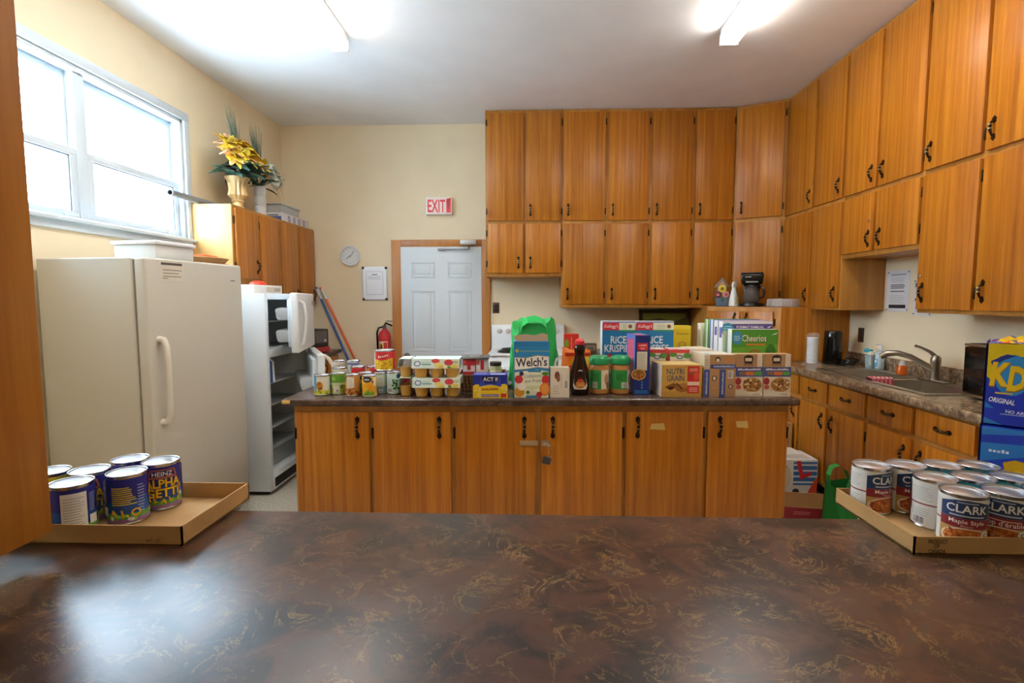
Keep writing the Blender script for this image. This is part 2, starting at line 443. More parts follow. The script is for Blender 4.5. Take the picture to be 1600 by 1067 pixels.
# ------------------------------------------------------------------ ceiling lights
def fluoro(x, y0, y1, tm, label, group):
    t = T('fluorescent_light', label, 'ceiling light', (x, y1, ZC), 0, group)
    L_ = y1 - y0
    MB(M_WHITE).box(-.055, .055, -L_, 0, -.045, 0).build('housing', t, .004)
    MB(M_WHITE).box(-.06, .06, -L_ - .004, -L_ + .02, -.115, -.045).build('lampholder', t, .004)
    MB(M_WHITE).box(-.06, .06, -.02, .004, -.115, -.045).build('lampholder', t, .004)
    for s in (-.036, .036):
        MB(tm).tube([(s, -L_ + .02, -.095), (s, -.02, -.095)], .019, 10).build('tube', t)
fluoro(-1.315, 1.3, 3.74, M_TUBE, 'twin tube fluorescent light on the ceiling on the window side', 'kitchen ceiling lights')
fluoro(1.335, 1.3, 3.74, M_TUBE, 'twin tube fluorescent light on the ceiling on the sink side', 'kitchen ceiling lights')
for x, sd in ((-1.3, 'window'), (1.3, 'sink')):  # out of view behind the camera, added to keep fill light
    fluoro(x, -2.6, -.2, M_HALLFILL, 'unseen twin tube fill light added on the hall ceiling on the %s side' % sd, 'added hall fill lights')

# ------------------------------------------------------------------ cabinets
def handle_mesh():
    m = MB(M_BRONZE)
    for z, s in ((.05, 1), (-.05, -1)):
        p = [(0, .022), (.012, .010), (.016, .004), (.010, -.002), (.013, -.012), (0, -.022), (-.013, -.012), (-.010, -.002), (-.016, .004), (-.012, .010)]
        m.prism([(a, z + b * s) for a, b in p], -.004, 0, 'y')
    m.tube([(0, -.002, .045), (0, -.014, .040), (0, -.024, .025), (0, -.026, 0), (0, -.020, -.022), (0, -.012, -.040), (0, -.002, -.047)], [.006, .006, .008, .0095, .007, .005, .004], 8)
    for z in (.022, -.002): m.tube([(0, -.026, z + .003), (0, -.026, z - .003)], .0115, 8, M_BRASS)
    m.v = [(a * .86, b * .86, c * .86) for a, b, c in m.v]
    return m.mesh('handle')
HANDLE = handle_mesh()
def hinge_mesh():
    m = MB(M_BRONZE); m.box(-.006, .006, -.007, 0, -.03, .03).tube([(0, -.009, -.03), (0, -.009, .03)], .005, 6)
    return m.mesh('hinge', .0015)
HINGE = hinge_mesh()
DT = .02
def add_door(t, x0, x1, z0, z1, hinge='r', hz='b', handle=True, name='door', mat=None, hoff=.10):
    """door slab in front of the face frame; hz: handle at bottom / top"""
    d = MB(mat or M_DOOR).box(x0, x1, -DT, -.001, z0, z1).build(name, t, .003)
    if handle:
        hx = x0 + .045 if hinge == 'r' else x1 - .045
        zz = z0 + hoff if hz == 'b' else z1 - hoff
        link('handle', HANDLE, d, (hx, -DT, zz))
    kx = x1 + .009 if hinge == 'r' else x0 - .009
    for zz in (z0 + .09, z1 - .09): link('hinge', HINGE, d, (kx, -.0005, zz))
    return d
def add_drawer(t, x0, x1, z0, z1):
    d = MB(M_DOOR).box(x0, x1, -DT, -.001, z0, z1).build('drawer', t, .003)
    link('handle', HANDLE, d, ((x0 + x1) / 2, -DT, (z0 + z1) / 2), (0, PI / 2, 0))
def carcass(t, boxes, mat=None):
    m = MB(mat or M_FRAME)
    for b in boxes: m.box(*b)
    m.build('carcass', t, .002)
GW = .013
# back wall uppers: face at Y 5.20
YF = 5.20
G = 'upper cabinets of the kitchen'
t = T('wall_cabinet', 'brown four door wall cabinet up to the ceiling above the white stove', 'cabinet', (-.436, YF, 0), 0, G)
s = [0, .381, .746]
carcass(t, [(0, .7455, 0, .395, 1.655, 3.245)])
for i in (0, 1):
    add_door(t, s[i] + (.02 if i == 0 else GW), s[i + 1] - GW, 2.195, 3.215, 'l' if i == 0 else 'r', handle=(i == 1))
    add_door(t, s[i] + (.02 if i == 0 else GW), s[i + 1] - GW, 1.69, 2.165, 'l' if i == 0 else 'r')
t = T('wall_cabinet', 'wide brown eight door wall cabinet up to the ceiling between stove and corner', 'cabinet', (.31, YF, 0), 0, G)
s = [0, .43, .85, 1.26, 1.645]
carcass(t, [(0, 1.645, 0, .395, 1.352, 3.245)])
for i in range(4):
    add_door(t, s[i] + GW, s[i + 1] - GW - .008, 2.195, 3.215, 'r')
    add_door(t, s[i] + GW, s[i + 1] - GW - .008, 1.385, 2.165, 'r')
# diagonal corner upper
ax, ay, bx, by = 1.957, 5.198, 2.350, 4.985
dl = math.hypot(bx - ax, by - ay); da = math.atan2(by - ay, bx - ax)
t = T('corner_wall_cabinet', 'angled two door corner wall cabinet above the coffee maker', 'cabinet', (ax, ay, 0), da, G)
inv = Matrix.Rotation(-da, 2)
def li(x, y):
    v = inv @ Vector((x - ax, y - ay)); return (v.x, v.y)
m = MB(M_FRAME).prism([(0.001, 0), (dl - .001, 0), li(XR - .003, by + .002), li(XR - .003, YB - .003), li(ax + .002, YB - .003)], 1.372, 3.245, 'z'); m.build('carcass', t)
add_door(t, .022, dl - .035, 2.20, 3.215, 'r'); add_door(t, .022, dl - .035, 1.39, 2.165, 'r', handle=False)
# right wall uppers, face X 2.35, local x runs toward the camera
XF = 2.35
def rcab(y_far, seams, label, low):
    t = T('wall_cabinet', label, 'cabinet', (XF, y_far, 0), -PI / 2, G)
    s = [y_far - q for q in seams]
    bx_ = [(0.001, s[-1] - .001, 0, XR - XF - .003, 2.16 if low == 'short' else 1.35, 3.245)]
    if low == 'short': bx_ = [(0.001, s[-1] - .001, 0, XR - XF - .003, 1.735, 3.245)]
    carcass(t, bx_)
    return t, s
t, s = rcab(4.983, [4.983, 4.49, 4.075], 'four door wall cabinet to the ceiling between the corner and the sink recess', '')
for i in (0, 1):
    add_door(t, s[i] + GW, s[i + 1] - GW, 2.19, 3.215, 'l'); add_door(t, s[i] + GW, s[i + 1] - GW, 1.372, 2.16, 'l')
t, s = rcab(4.075, [4.075, 3.69, 3.275], 'wall cabinet above the sink with tall doors over two short doors', 'short')
for i in (0, 1):
    add_door(t, s[i] + GW, s[i + 1] - GW, 2.19, 3.215, 'l' if i == 0 else 'r'); d = add_door(t, s[i] + GW, s[i + 1] - GW, 1.765, 2.16, 'l' if i == 0 else 'r', hoff=.085)
MB(M_CHROME).lathe([(.009, 0), (.009, .006), (.005, .008)], 12, M=Matrix.Translation((s[1] - .05, -DT, 1.97)) @ Matrix.Rotation(PI / 2, 4, 'X')).build('lock', t)
t, s = rcab(3.275, [3.275, 2.855, 2.43], 'four door wall cabinet to the ceiling above the microwave', '')
for i in (0, 1):
    add_door(t, s[i] + GW, s[i + 1] - GW, 2.19, 3.215, 'r'); add_door(t, s[i] + GW, s[i + 1] - GW, 1.372, 2.16, 'r')
MB(M_CHROME).lathe([(.009, 0), (.009, .006), (.005, .008)], 12, M=Matrix.Translation((s[0] + .04, -DT, 1.57)) @ Matrix.Rotation(PI / 2, 4, 'X')).build('lock', t)
t, s = rcab(2.43, [2.43, 2.02], 'narrow wall cabinet to the ceiling at the hatch end of the sink wall', '')
add_door(t, s[0] + GW, s[1] - GW, 2.19, 3.215, 'r'); add_door(t, s[0] + GW, s[1] - GW, 1.372, 2.16, 'r')
# left wall uppers, face X -2.30, local x runs away from the camera
t = T('wall_cabinet', 'short one door wall cabinet with pale side panel above the open fridge', 'cabinet', (-2.30, 4.03, 0), PI / 2, 'cabinets beside the window')
MB(M_PINE).box(0, .012, .002, .327, 1.50, 2.165).build('side_panel', t, .002)
carcass(t, [(.012, .382, 0, .327, 1.50, 2.165)])
add_door(t, .028, .372, 1.60, 2.14, 'l')
t = T('wall_cabinet', 'tall three door wall cabinet in the back corner by the brooms', 'cabinet', (-2.30, 4.414, 0), PI / 2, 'cabinets beside the window')
carcass(t, [(0, 1.165, 0, .327, 1.36, 2.165)])
for a, b in ((.02, .365), (.39, .745), (.77, 1.125)): add_door(t, a, b, 1.385, 2.14, 'l', hoff=.09)
# corner tall unit
cx0, cy0, cx1, cy1 = 1.680, 5.05, 2.115, 4.50
dl = math.hypot(cx1 - cx0, cy1 - cy0); da = math.atan2(cy1 - cy0, cx1 - cx0)
ax, ay = cx0, cy0; inv = Matrix.Rotation(-da, 2)
CORNER_TOP = 1.366
t = T('corner_cabinet', 'waist high angled corner cabinet with two doors and wooden side panel', 'cabinet', (ax, ay, 0), da)
MB(M_FRAME).prism([(0, 0), (dl, 0), li(XR - .003, cy1 + .002), li(XR - .003, YB - .003), li(cx0 + .002, YB - .003)], 0.001, CORNER_TOP, 'z').build('carcass', t)
MB(M_DOOR).prism([li(cx1 + .004, cy1 - .012), li(XR - .003, cy1 - .012), li(XR - .003, cy1 + .001), li(cx1 + .004, cy1 + .001)], .915, CORNER_TOP - .005, 'z').build('side_panel', t)
add_door(t, .03, dl / 2 - .01, .35, CORNER_TOP - .04, 'l', 't', hoff=.07); add_door(t, dl / 2 + .01, dl - .06, .35, CORNER_TOP - .04, 'r', 't', hoff=.07)
# right base run, face X 2.09
GB = 'base cabinets under the sink counter'
for (ya, seams, lb) in ((4.485, [4.485, 4.07], 'narrow base cabinet beside the corner cabinet'), (4.07, [4.07, 3.68, 3.265], 'base cabinet with two drawers over two doors beside the floor boxes'), (3.265, [3.265, 2.86, 2.456], 'base cabinet with two drawers over two doors below the microwave end'), (2.456, [2.456, 2.05], 'narrow base cabinet at the hatch end of the sink counter')):
    t = T('base_cabinet', lb, 'cabinet', (2.09, ya, 0), -PI / 2, GB)
    s = [ya - q for q in seams]
    m = MB(M_FRAME).box(.001, s[-1] - .001, 0, XR - 2.09 - .003, .10, .70)
    if ya in (4.07, 3.265):      # open under the sink
        m.box(.001, s[-1] - .001, 0, .05, .70, .868)
    else: m.box(.001, s[-1] - .001, 0, XR - 2.09 - .003, .70, .868)
    m.build('carcass', t, .002)
    MB(M_BLACKM).box(.001, s[-1] - .001, .07, .085, 0.001, .10).build('kick_board', t)
    for i in range(len(s) - 1):
        add_drawer(t, s[i] + .012, s[i + 1] - .016, .70, .845)
        add_door(t, s[i] + .017, s[i + 1] - .017, .13, .672, 'l' if i % 2 == 0 else 'r', 't')
# left base cabinet in back corner
t = T('base_cabinet', 'brown base cabinet in the back corner under the toaster', 'cabinet', (-2.03, 4.46, 0), PI / 2)
carcass(t, [(0, 1.0, 0, .597, .10, .868)])
MB(M_BLACKM).box(0, 1.0, .06, .075, 0.001, .1).build('kick_board', t)
for i in range(3): add_door(t, .02 + i * .325, .02 + i * .325 + .30, .14, .845, 'l', 't')
tag(MB(M_ISTOP).box(XL + .003, -1.985, 4.45, 5.47, .870, .910).build('worktop', None, .008, 3), 'dark laminate worktop of the back corner cabinet', 'worktop')
# back base beside the stove
t = T('base_cabinet', 'brown base cabinet between the stove and the corner cabinet', 'cabinet', (.40, 5.02, 0), 0)
carcass(t, [(0, 1.275, 0, .575, .10, .868)])
for i in range(3): add_door(t, .02 + i * .42, .02 + i * .42 + .40, .14, .845, 'r', 't')
tag(MB(M_ISTOP).box(.395, 1.675, 4.985, YB - .003, .870, .910).build('worktop', None, .008, 3), 'dark laminate worktop beside the stove', 'worktop')

# ------------------------------------------------------------------ island
IA = math.radians(2.32)
IC, IS_ = math.cos(IA), math.sin(IA)
IX, IY = -1.295, 2.667
def isl(u, v, z=.91): return (IX + u * IC - v * IS_, IY + u * IS_ + v * IC, z)
ID = .86
t = T('kitchen_island', 'long brown kitchen island cabinet with six doors', 'island', isl(0, 0, 0), IA)
carcass(t, [(.045, 2.685, .045, ID - .04, .10, .8705)])
MB(M_BLACKM).box(.06, 2.67, .10, .115, 0.001, .1).box(.06, 2.67, .74, .755, .001, .1).build('kick_board', t)
sub = bpy.data.objects.new('door_front', None)
bpy.data.objects.remove(sub)
seams = [(.062, .445, 'l'), (.470, .878, 'l'), (.905, 1.330, 'l'), (1.360, 1.79, 'r'), (1.812, 2.222, 'r'), (2.25, 2.668, 'r')]
for (a, b, h) in seams:
    d = MB(M_DOOR).box(a, b, .045 - DT, .044, .13, .838).build('door', t, .003)
    link('handle', HANDLE, d, ((b - .06 if h == 'l' else a + .06), .045 - DT, .838 - .085))
    for zz in (.72, .22): link('hinge', HINGE, d, ((a - .010 if h == 'l' else b + .010), .0445, zz))
    if h == 'l' and a > .9:
        MB(C('#b9a582', .4, .3)).box(b - .085, b + .012, .045 - DT - .006, .045 - DT, .655, .682).build('hasp', d, .002)
    if h == 'r' and a < 1.4:
        MB(C('#c9c3b0', .3, .8)).box(a - .002, a + .042, .045 - DT - .006, .045 - DT, .655, .685).tube([(a + .012, .045 - DT - .004, .668), (a + .02, .045 - DT - .022, .668), (a + .028, .045 - DT - .004, .668)], .003, 6).build('staple', d, .001)
    if a > 1.8 and a < 2: MB(C('#d3b46e', .7)).poly([(1.937, .0245, .742), (2.02, .0245, .738), (2.012, .0245, .775), (1.945, .0245, .772)]).build('masking_tape', d, 0, smooth=0)
    if a > 2.2: MB(C('#d3b46e', .7)).poly([(2.40, .0245, .752), (2.462, .0245, .748), (2.458, .0245, .787), (2.395, .0245, .785)]).build('masking_tape', d, 0, smooth=0)
it = T('worktop', 'dark brown laminate worktop of the island crowded with groceries', 'worktop', isl(0, 0, 0), IA)
MB(M_ISTOP).box(0, 2.725, 0, ID, .871, .910).build('slab', it, .010, 3)
MB(C('#d9b566', .7)).box(-.0008, .045, -.0008, .02, .884, .905).build('chipped_corner', it, .004)
# padlock hanging from the staple
pl = T('padlock', 'grey laminated padlock hanging open on the island doors', 'padlock', isl(1.383, .003, .563), IA)
Mx = Matrix.Rotation(.22, 4, 'Y')
m = MB(C('#6f7076', .4, .7))
for i in range(5): m.box(-.022, .022, -.010, .010, i * .0075, i * .0075 + .0066, M=Mx)
m.build('lock_body', pl, .001)
MB(M_CHROME).tube([Mx @ Vector(p) for p in ((.014, 0, .035), (.014, 0, .075), (.010, 0, .095), (0, 0, .103), (-.010, 0, .095), (-.014, 0, .08))], .0036, 8).build('shackle', pl)

# ------------------------------------------------------------------ serving counter in the foreground
sc = T('serving_counter', 'brown marbled laminate serving counter with gold veins', 'worktop', (0, 0, 0))
MB(M_FGTOP).prism([(-1.025, .12), (1.945, .12), (1.945, .625), (1.945, 1.66), (1.30, 1.66), (1.17, 1.36), (1.17, 1.243), (-1.62, 1.243), (-1.62, .625), (-1.025, .625)], .868, .910).build('slab', sc, .008, 3)
MB(M_DOOR).box(-1.6, 1.9, .63, 1.20, 0.001, .8675).box(1.32, 1.9, 1.20, 1.62, .001, .8675).build('base', sc)
# ------------------------------------------------------------------ upright freezer
FZ = T('upright_freezer', 'closed white upright freezer beside the window with a long door handle', 'freezer', (-1.941, 2.601, 0), math.radians(82))
FW, FD, FH = .72, .66, 1.645
MB(M_FREEZER).box(0, FW, .078, FD, .04, FH).build('body', FZ, .008, 3)
MB(C('#8e887b', .7)).box(.01, FW - .01, .066, .079, .06, FH - .012).build('door_gasket', FZ)
dd = MB(M_FREEZER).box(0, FW, 0, .066, .10, FH).build('door', FZ, .014, 3)
MB(M_BLACKM).box(.02, FW - .02, .09, FD - .03, 0.0, .045).build('plinth', FZ)
m = MB(C('#e2ddd2', .35))
m.tube([(.062, .004, 1.225), (.062, -.03, 1.222), (.064, -.046, 1.19), (.064, -.05, 1.10), (.064, -.05, .92), (.064, -.046, .83), (.064, -.03, .79), (.062, .004, .785)], [.017, .016, .014, .013, .013, .014, .016, .02], 10)
m.build('handle', dd)
p = PR().rect(.09, 1.53, .255, 1.635, '#d9d4c6').lines(.10, .24, 1.612, 1.63, 1, '#5a574f', .7, 0).lines(.11, .235, 1.55, 1.60, 3, '#8a867b', .3).lines(.105, .15, 1.54, 1.548, 1, '#6a675f')
p.build('paper_notice', dd, front())
PR().rect(.615, 1.543, .655, 1.549, '#6d6a64').build('badge', dd, front())
bxx = T('storage_box', 'white lidded storage box on top of the freezer', 'box', (-2.07, 2.86, FH), math.radians(82))
MB(C('#dfe4e4', .4)).box(-.13, .13, -.13, .13, 0.001, .075).build('box_base', bxx, .008); MB(C('#eef1f1', .35)).box(-.14, .14, -.14, .14, .0755, .095).build('lid', bxx, .006)
def frame_pt(o, x, y, z):
    a = o.rotation_euler.z
    return (o.location.x + x * math.cos(a) - y * math.sin(a), o.location.y + x * math.sin(a) + y * math.cos(a), o.location.z + z)
wt = T('wicker_tray', 'flat wicker tray with orange napkins on the freezer', 'tray', frame_pt(FZ, .56, .13, FH), math.radians(82))
m = MB(C('#c59a62', .8)); prof = [(.10, .001), (.13, .035)]
for i in range(5): m.tube([((.10 + i * .007) * math.cos(q) * 1.2, (.085 + i * .007) * math.sin(q), .005 + i * .0075) for q in [2 * PI * j / 24 for j in range(24)]], .0048, 6, close=True)
m.box(-.115, .115, -.08, .08, .001, .006); m.build('basket', wt)
m = MB(C('#e2632a', .8)); m.prism([(-.09, -.05), (.05, -.06), (.09, .03), (-.03, .06)], .036, .046); m.prism([(-.05, -.055), (.08, -.03), (.05, .055), (-.08, .04)], .045, .054); m.prism([(-.09, -.05), (.05, -.06), (.09, .03), (-.03, .06)], .008, .036); m.build('napkins', wt, .003)

# ------------------------------------------------------------------ open top-freezer fridge
FR = T('refrigerator', 'white refrigerator standing with both doors ajar behind the freezer', 'refrigerator', (-1.88, 3.668, 0), PI / 2)
w, dpt, h = .70, .62, 1.475
MI = C('#dbe7ec', .35)
m = MB(M_FRIDGE)
m.box(0, .045, 0, dpt, .03, h).box(w - .045, w, 0, dpt, .03, h).box(.045, w - .045, 0, dpt, h - .045, h).box(.045, w - .045, dpt - .05, dpt, .03, h - .045).box(.045, w - .045, 0, dpt - .05, 1.01, 1.065).box(.045, w - .045, 0, dpt - .05, .03, .16)
m.build('cabinet', FR, .003)
MB(M_BLACKM).box(.06, w - .06, -.006, 0.002, .05, .115).build('grille', FR, .002)
MB(M_BLACKM).box(.04, w - .04, .04, dpt - .04, 0, .03).build('feet', FR)
for z in (.30, .46, .63, .80): MB(M_FROST).box(.046, w - .046, .06, dpt - .051, z, z + .012).build('shelf', FR, .002)
MB(MI).box(.046, w - .046, .08, dpt - .051, 1.26, 1.268).build('freezer_shelf', FR)
MB(M_FROST).box(.06, w - .06, .08, dpt - .06, .165, .285).build('crisper_drawer', FR, .01)
def fdoor(name, z0, z1, a, bins):
    d = MB(M_FRIDGE).box(-w, 0, -.058, -.002, z0, z1).build(name, FR, .012, 3)
    d.location = (w, 0, 0); d.rotation_euler = (0, 0, math.radians(a))
    MB(MI).box(-w + .05, -.05, -.003, .028, z0 + .04, z1 - .04).build('door_liner', d, .01)
    for z in bins:
        m = MB(M_FROST); m.prism([(.028, z), (.028, z + .09), (.10, z + .09), (.115, z + .075), (.105, z + .01), (.09, z)], -w + .07, -.07, 'x'); m.build('door_bin', d, .006)
    return d
fd1 = fdoor('freezer_door', 1.045, h + .003, 14, (1.12, 1.28))
MB(M_FRIDGE).tube([(-w + .05, -.052, h - .05), (-w + .055, -.085, h - .07), (-w + .06, -.10, h - .17), (-w + .06, -.095, h - .27), (-w + .055, -.08, h - .36), (-w + .05, -.052, h - .385)], [.012, .014, .013, .012, .012, .012], 8).build('handle', fd1)
MB(C('#9a9c9e', .3, .8)).box(-.10, -.055, -.061, -.057, 1.385, 1.42).build('badge', fd1)
fd2 = fdoor('fridge_door', .12, 1.03, 28, (.30, .52, .76))
MB(C('#e9e4d6', .35)).tube([(-w + .02, -.05, 1.02), (-w + .025, -.085, .995), (-w + .03, -.115, .94), (-w + .03, -.12, .86), (-w + .03, -.10, .76), (-w + .025, -.05, .72)], [.014, .015, .014, .013, .013, .013], 8).build('handle', fd2)
hose = MB(C('#1f5fae', .5))
for k, dx in enumerate((0, .03)):
    hose.tube([(.10 + dx, .09, .994), (.10 + dx, .05, .992), (.11 + dx, .03, .97), (.115 + dx, .03, .82)], .012, 8, C('#1f5fae', .5) if k == 0 else C('#dfe8f0', .4))
tag(hose.build('towel_hanger', None), 'blue and white hooks hanging inside the open refrigerator', 'hooks'); ho = bpy.data.objects['towel_hanger']; ho.location = FR.location; ho.rotation_euler = FR.rotation_euler
bb = T('carton', 'low white cardboard box lying on top of the open refrigerator', 'box', (-1.98, 3.80, h + .0005), PI / 2)
MB(C('#e6e3dc', .6)).box(-.08, .35, .0, .27, 0, .062).build('box', bb, .003); PR().rect(.10, .01, .33, .05, '#cfc3ad').lines(.22, .32, .02, .045, 2, '#6b6256').build('printed_side', bb, front())
m = MB(C('#e23a22', .4)); m.lathe([(.055, 0), (.062, .004), (.055, .02), (.03, .032), (.001, .035)], 20); tag(m.build('red_lid', None), 'round red plastic lid lying on the low white box', 'lid').location = (-2.06, 3.93, h + .063)

# ------------------------------------------------------------------ stove
sv = T('stove', 'white electric coil stove against the back wall', 'stove', (-.40, 4.96, 0))
MB(M_WHITE).box(0, .76, 0.02, .625, .06, .895).build('body', sv, .006)
MB(M_BLACKM).box(.03, .73, .05, .60, 0, .06).build('plinth', sv)
MB(M_WHITE).box(-.002, .762, -.005, .628, .8955, .915).build('cooktop', sv, .007, 3)
od = MB(M_WHITE).box(.02, .74, -.03, .019, .26, .80).build('oven_door', sv, .01, 3)
MB(M_BLACKM).box(.14, .62, -.0325, -.0295, .38, .66).build('oven_window', od); MB(M_CHROME).tube([(.10, -.03, .755), (.10, -.06, .76), (.66, -.06, .76), (.66, -.03, .755)], .01, 8).build('handle', od)
MB(M_WHITE).box(.02, .74, -.025, .019, .08, .25).build('drawer', sv, .008)
m = MB(M_WHITE); m.prism([(.53, .915), (.545, 1.09), (.565, 1.165), (.62, 1.165), (.628, .915)], 0, .76, 'x'); bg = m.build('backguard', sv, .006)
for x in (.08, .17, .59, .68):
    k = MB(C('#d9d6cf', .4)).lathe([(.028, 0), (.026, .01), (.018, .014), (.016, .026), (.001, .027)], 14, M=Matrix.Translation((x, .548, 1.10)) @ Matrix.Rotation(PI / 2 - .15, 4, 'X')).build('knob', bg)
PR().rect(.28, 0, .48, .06, '#cfd0cd').rect(.33, .015, .43, .045, '#3a3f42').build('clock_panel', bg, plane((0, .5445, 1.07), (1, 0, 0), (0, -1, .1), (0, .15, 1)))
for x, y, r in ((.19, .15, .095), (.57, .15, .075), (.19, .40, .075), (.57, .40, .095)):
    MB(C('#8d8d8d', .3, .9)).lathe([(r + .018, .0), (r + .014, .005), (r, -.002), (.01, -.004)], 24, c=(x, y, .9155)).build('drip_pan', sv)
    m = MB(C('#23211f', .55))
    for q in (r, r * .72, r * .44): m.tube([(x + q * math.cos(a), y + q * math.sin(a), .926) for a in [2 * PI * i / 24 for i in range(24)]], .0065, 6, close=True)
    m.build('coil_burner', sv)

# ------------------------------------------------------------------ back wall fittings
ck = T('wall_clock', 'round white wall clock with grey hands above the whiteboard', 'clock', (-1.915, YB, 1.893))
RX = Matrix.Rotation(PI / 2, 4, 'X')
MB(C('#e3e6e8', .3)).lathe([(.102, 0), (.108, .006), (.108, .03), (.098, .036), (.092, .030), (.092, .018), (.001, .018)], 36, M=RX).build('case', ck)
p = PR().ell(0, 0, .09, .09, '#dfe3e6', 36)
for i in range(12):
    a = i * PI / 6; p.poly([(.078 * math.sin(a) + .004 * math.cos(b), .078 * math.cos(a) + .006 * math.sin(b)) for b in (0, PI / 2, PI, 1.5 * PI)], '#4a4e52')
p.poly([(-.003, -.01), (.003, -.01), (.045, .052), (.040, .056)], '#3a3d40').poly([(.004, .0), (0, .006), (-.042, -.028), (-.040, -.034)], '#3a3d40').ell(0, 0, .006, .006, '#3a3d40', 10)
p.build('dial', ck, plane((0, -.0182, 0), (1, 0, 0), (0, -1, 0)))
MB(M_GLASS).lathe([(.092, .026), (.001, .028)], 30, M=RX, cap0=False, cap1=False).build('cover_glass', ck)
wb = T('whiteboard', 'small white notice board with black corners and a framed paper', 'notice board', (-1.658, YB, 1.60))
MB(C('#c3cbd2', .3, .5)).box(-.135, .135, -.014, 0, -.178, .178).build('frame', wb, .004)
p = PR().rect(-.125, -.168, .125, .168, '#eef1f5').rect(-.092, -.12, .092, .13, '#c6cbe0').rect(-.086, -.114, .086, .124, '#eceff5').lines(-.03, .03, .09, .11, 1, '#7a86a8', .5, 0).lines(-.07, .07, .045, .085, 4, '#a9b2c8', .3)
p.build('notice_paper', wb, plane((0, -.0142, 0), (1, 0, 0), (0, -1, 0)), rough=.15)
for sx in (-1, 1):
    for sz in (-1, 1): MB(M_BLACKM).box(sx * .123 - .013, sx * .123 + .013, -.017, -.001, sz * .166 - .013, sz * .166 + .013).build('corner_cap', wb, .004)
ex = T('exit_sign', 'red and white EXIT sign on the wall above the door', 'sign', (-.955, YB, 2.405))
MB(C('#f1e9e4', .4)).box(-.137, .137, -.055, 0, -.088, .09).build('case', ex, .006)
PR().rect(-.125, -.075, .125, .078, '#f5dcd6').text('EXIT', -.022, -.062, .125, '#e02a33', w=.185, bold=.02).poly([(.080, -.07), (.127, -.07), (.13, .082), (.080, .07)], '#e8343c').poly([(.082, .07), (.128, .079), (.10, -.055)], '#b81f2a').poly([(-.128, 0), (-.117, .008), (-.117, -.008)], '#e02a33').build('sign_face', ex, plane((0, -.0552, 0), (1, 0, 0), (0, -1, 0)))
def outlet(name, label, loc, rz):
    o = T(name, label, 'outlet', loc, rz)
    MB(C('#4a342a', .4)).box(-.035, .035, -.006, 0, -.058, .058).build('plate', o, .003)
    for z in (-.024, .024): MB(C('#2c1f19', .4)).box(-.014, .014, -.009, -.005, z - .015, z + .015).build('socket', o, .003)
outlet('outlet', 'dark brown outlet on the back wall above the stove', (-.361, YB, 1.342), 0)
outlet('outlet', 'dark brown outlet on the sink wall beside the corner cabinet', (XR, 4.33, 1.145), -PI / 2)
fe = T('fire_extinguisher', 'red fire extinguisher hanging on the wall beside the door', 'extinguisher', (-1.545, 5.525, .58))
MB(C('#c8262b', .3)).lathe([(.055, 0), (.065, .012), (.065, .46), (.055, .50), (.03, .525), (.022, .54)], 24).build('cylinder', fe)
PR().rect(-.055, .28, .05, .46, '#e8d9c8').rect(-.055, .41, .05, .46, '#d5333a').rect(-.05, .29, -.005, .39, '#e2c12c').ell(-.02, .345, .012, .038, '#8a3a28').rect(.005, .29, .045, .40, '#d84a3c').rect(-.05, .06, .05, .25, '#d9d0c4').lines(-.042, .04, .075, .24, 8, '#8b3a36').build('label', fe, cyl(.065), strip=.01)
m = MB(C('#6b6a68', .35, .8)); m.lathe([(.02, .54), (.02, .575), (.012, .58)], 12); m.tube([(0, 0, .575), (.02, -.01, .60), (.09, -.03, .575)], .009, 8, M_BLACK); m.tube([(0, 0, .59), (.03, -.01, .625), (.085, -.02, .62)], .008, 8, C('#c9c7bf', .3, .8)); m.tube([(-.018, 0, .56), (-.06, -.01, .55), (-.078, -.01, .50), (-.075, 0, .30)], .01, 8, M_BLACK)
m.build('valve', fe); MB(C('#8a8a88', .4, .7)).box(-.02, .02, .06, .074, .30, .42).build('wall_bracket', fe)
def broom(label, x_top, x_bot, col, headcol, y):
    t = T('broom', label, 'broom', (x_bot, y, 0))
    top = Vector((x_top - x_bot, 5.575 - y, 1.56)); d = top.normalized()
    MB(C(col, .4)).tube([d * .16, top], .0125, 10).build('pole', t)
    MB(C('#cfd4d8', .4)).tube([top - d * .14, top - d * .02], .0132, 10).build('grip', t)
    MB(C(headcol, .5)).box(-.14, .14, -.03, .03, .11, .17).build('head', t, .01)
    m = MB(C('#d9c48a', .9))
    for i in range(24):
        x = -.13 + .26 * i / 23; m.tube([(x, 0, .11), (x * 1.15, RND.uniform(-.02, .02), .001)], [.012, .009], 5)
    tag(m.build('bristles', t), 'straw coloured bristles', None, None, 'stuff')
broom('broom with a blue pole leaning in the back corner', -2.29, -1.545, '#24509c', '#24509c', 5.36)
broom('broom with an orange pole leaning beside the blue one', -2.24, -1.475, '#e0622c', '#444444', 5.44)

# toaster
to = T('toaster_oven', 'small black toaster with red base on the corner worktop', 'toaster', (-2.13, 5.06, .911), PI / 2 - .3)
MB(C('#b8333a', .35)).box(-.13, .13, -.11, .11, .0, .055).build('base', to, .012, 3)
MB(C('#2b2928', .3)).box(-.12, .12, -.10, .10, .0555, .23).build('body', to, .012, 3)
m = MB(C('#a7a49c', .3, .8))
for i in range(9): m.box(-.10 + i * .022, -.092 + i * .022, -.1025, -.099, .10, .215)
m.build('vent_bars', to); MB(M_WHITE).box(.05, .075, -.104, -.099, .105, .13).build('dial', to, .003)
for y in (-.035, .03): MB(M_BLACK).box(-.095, .095, y - .012, y + .012, .2295, .232).build('slot', to)

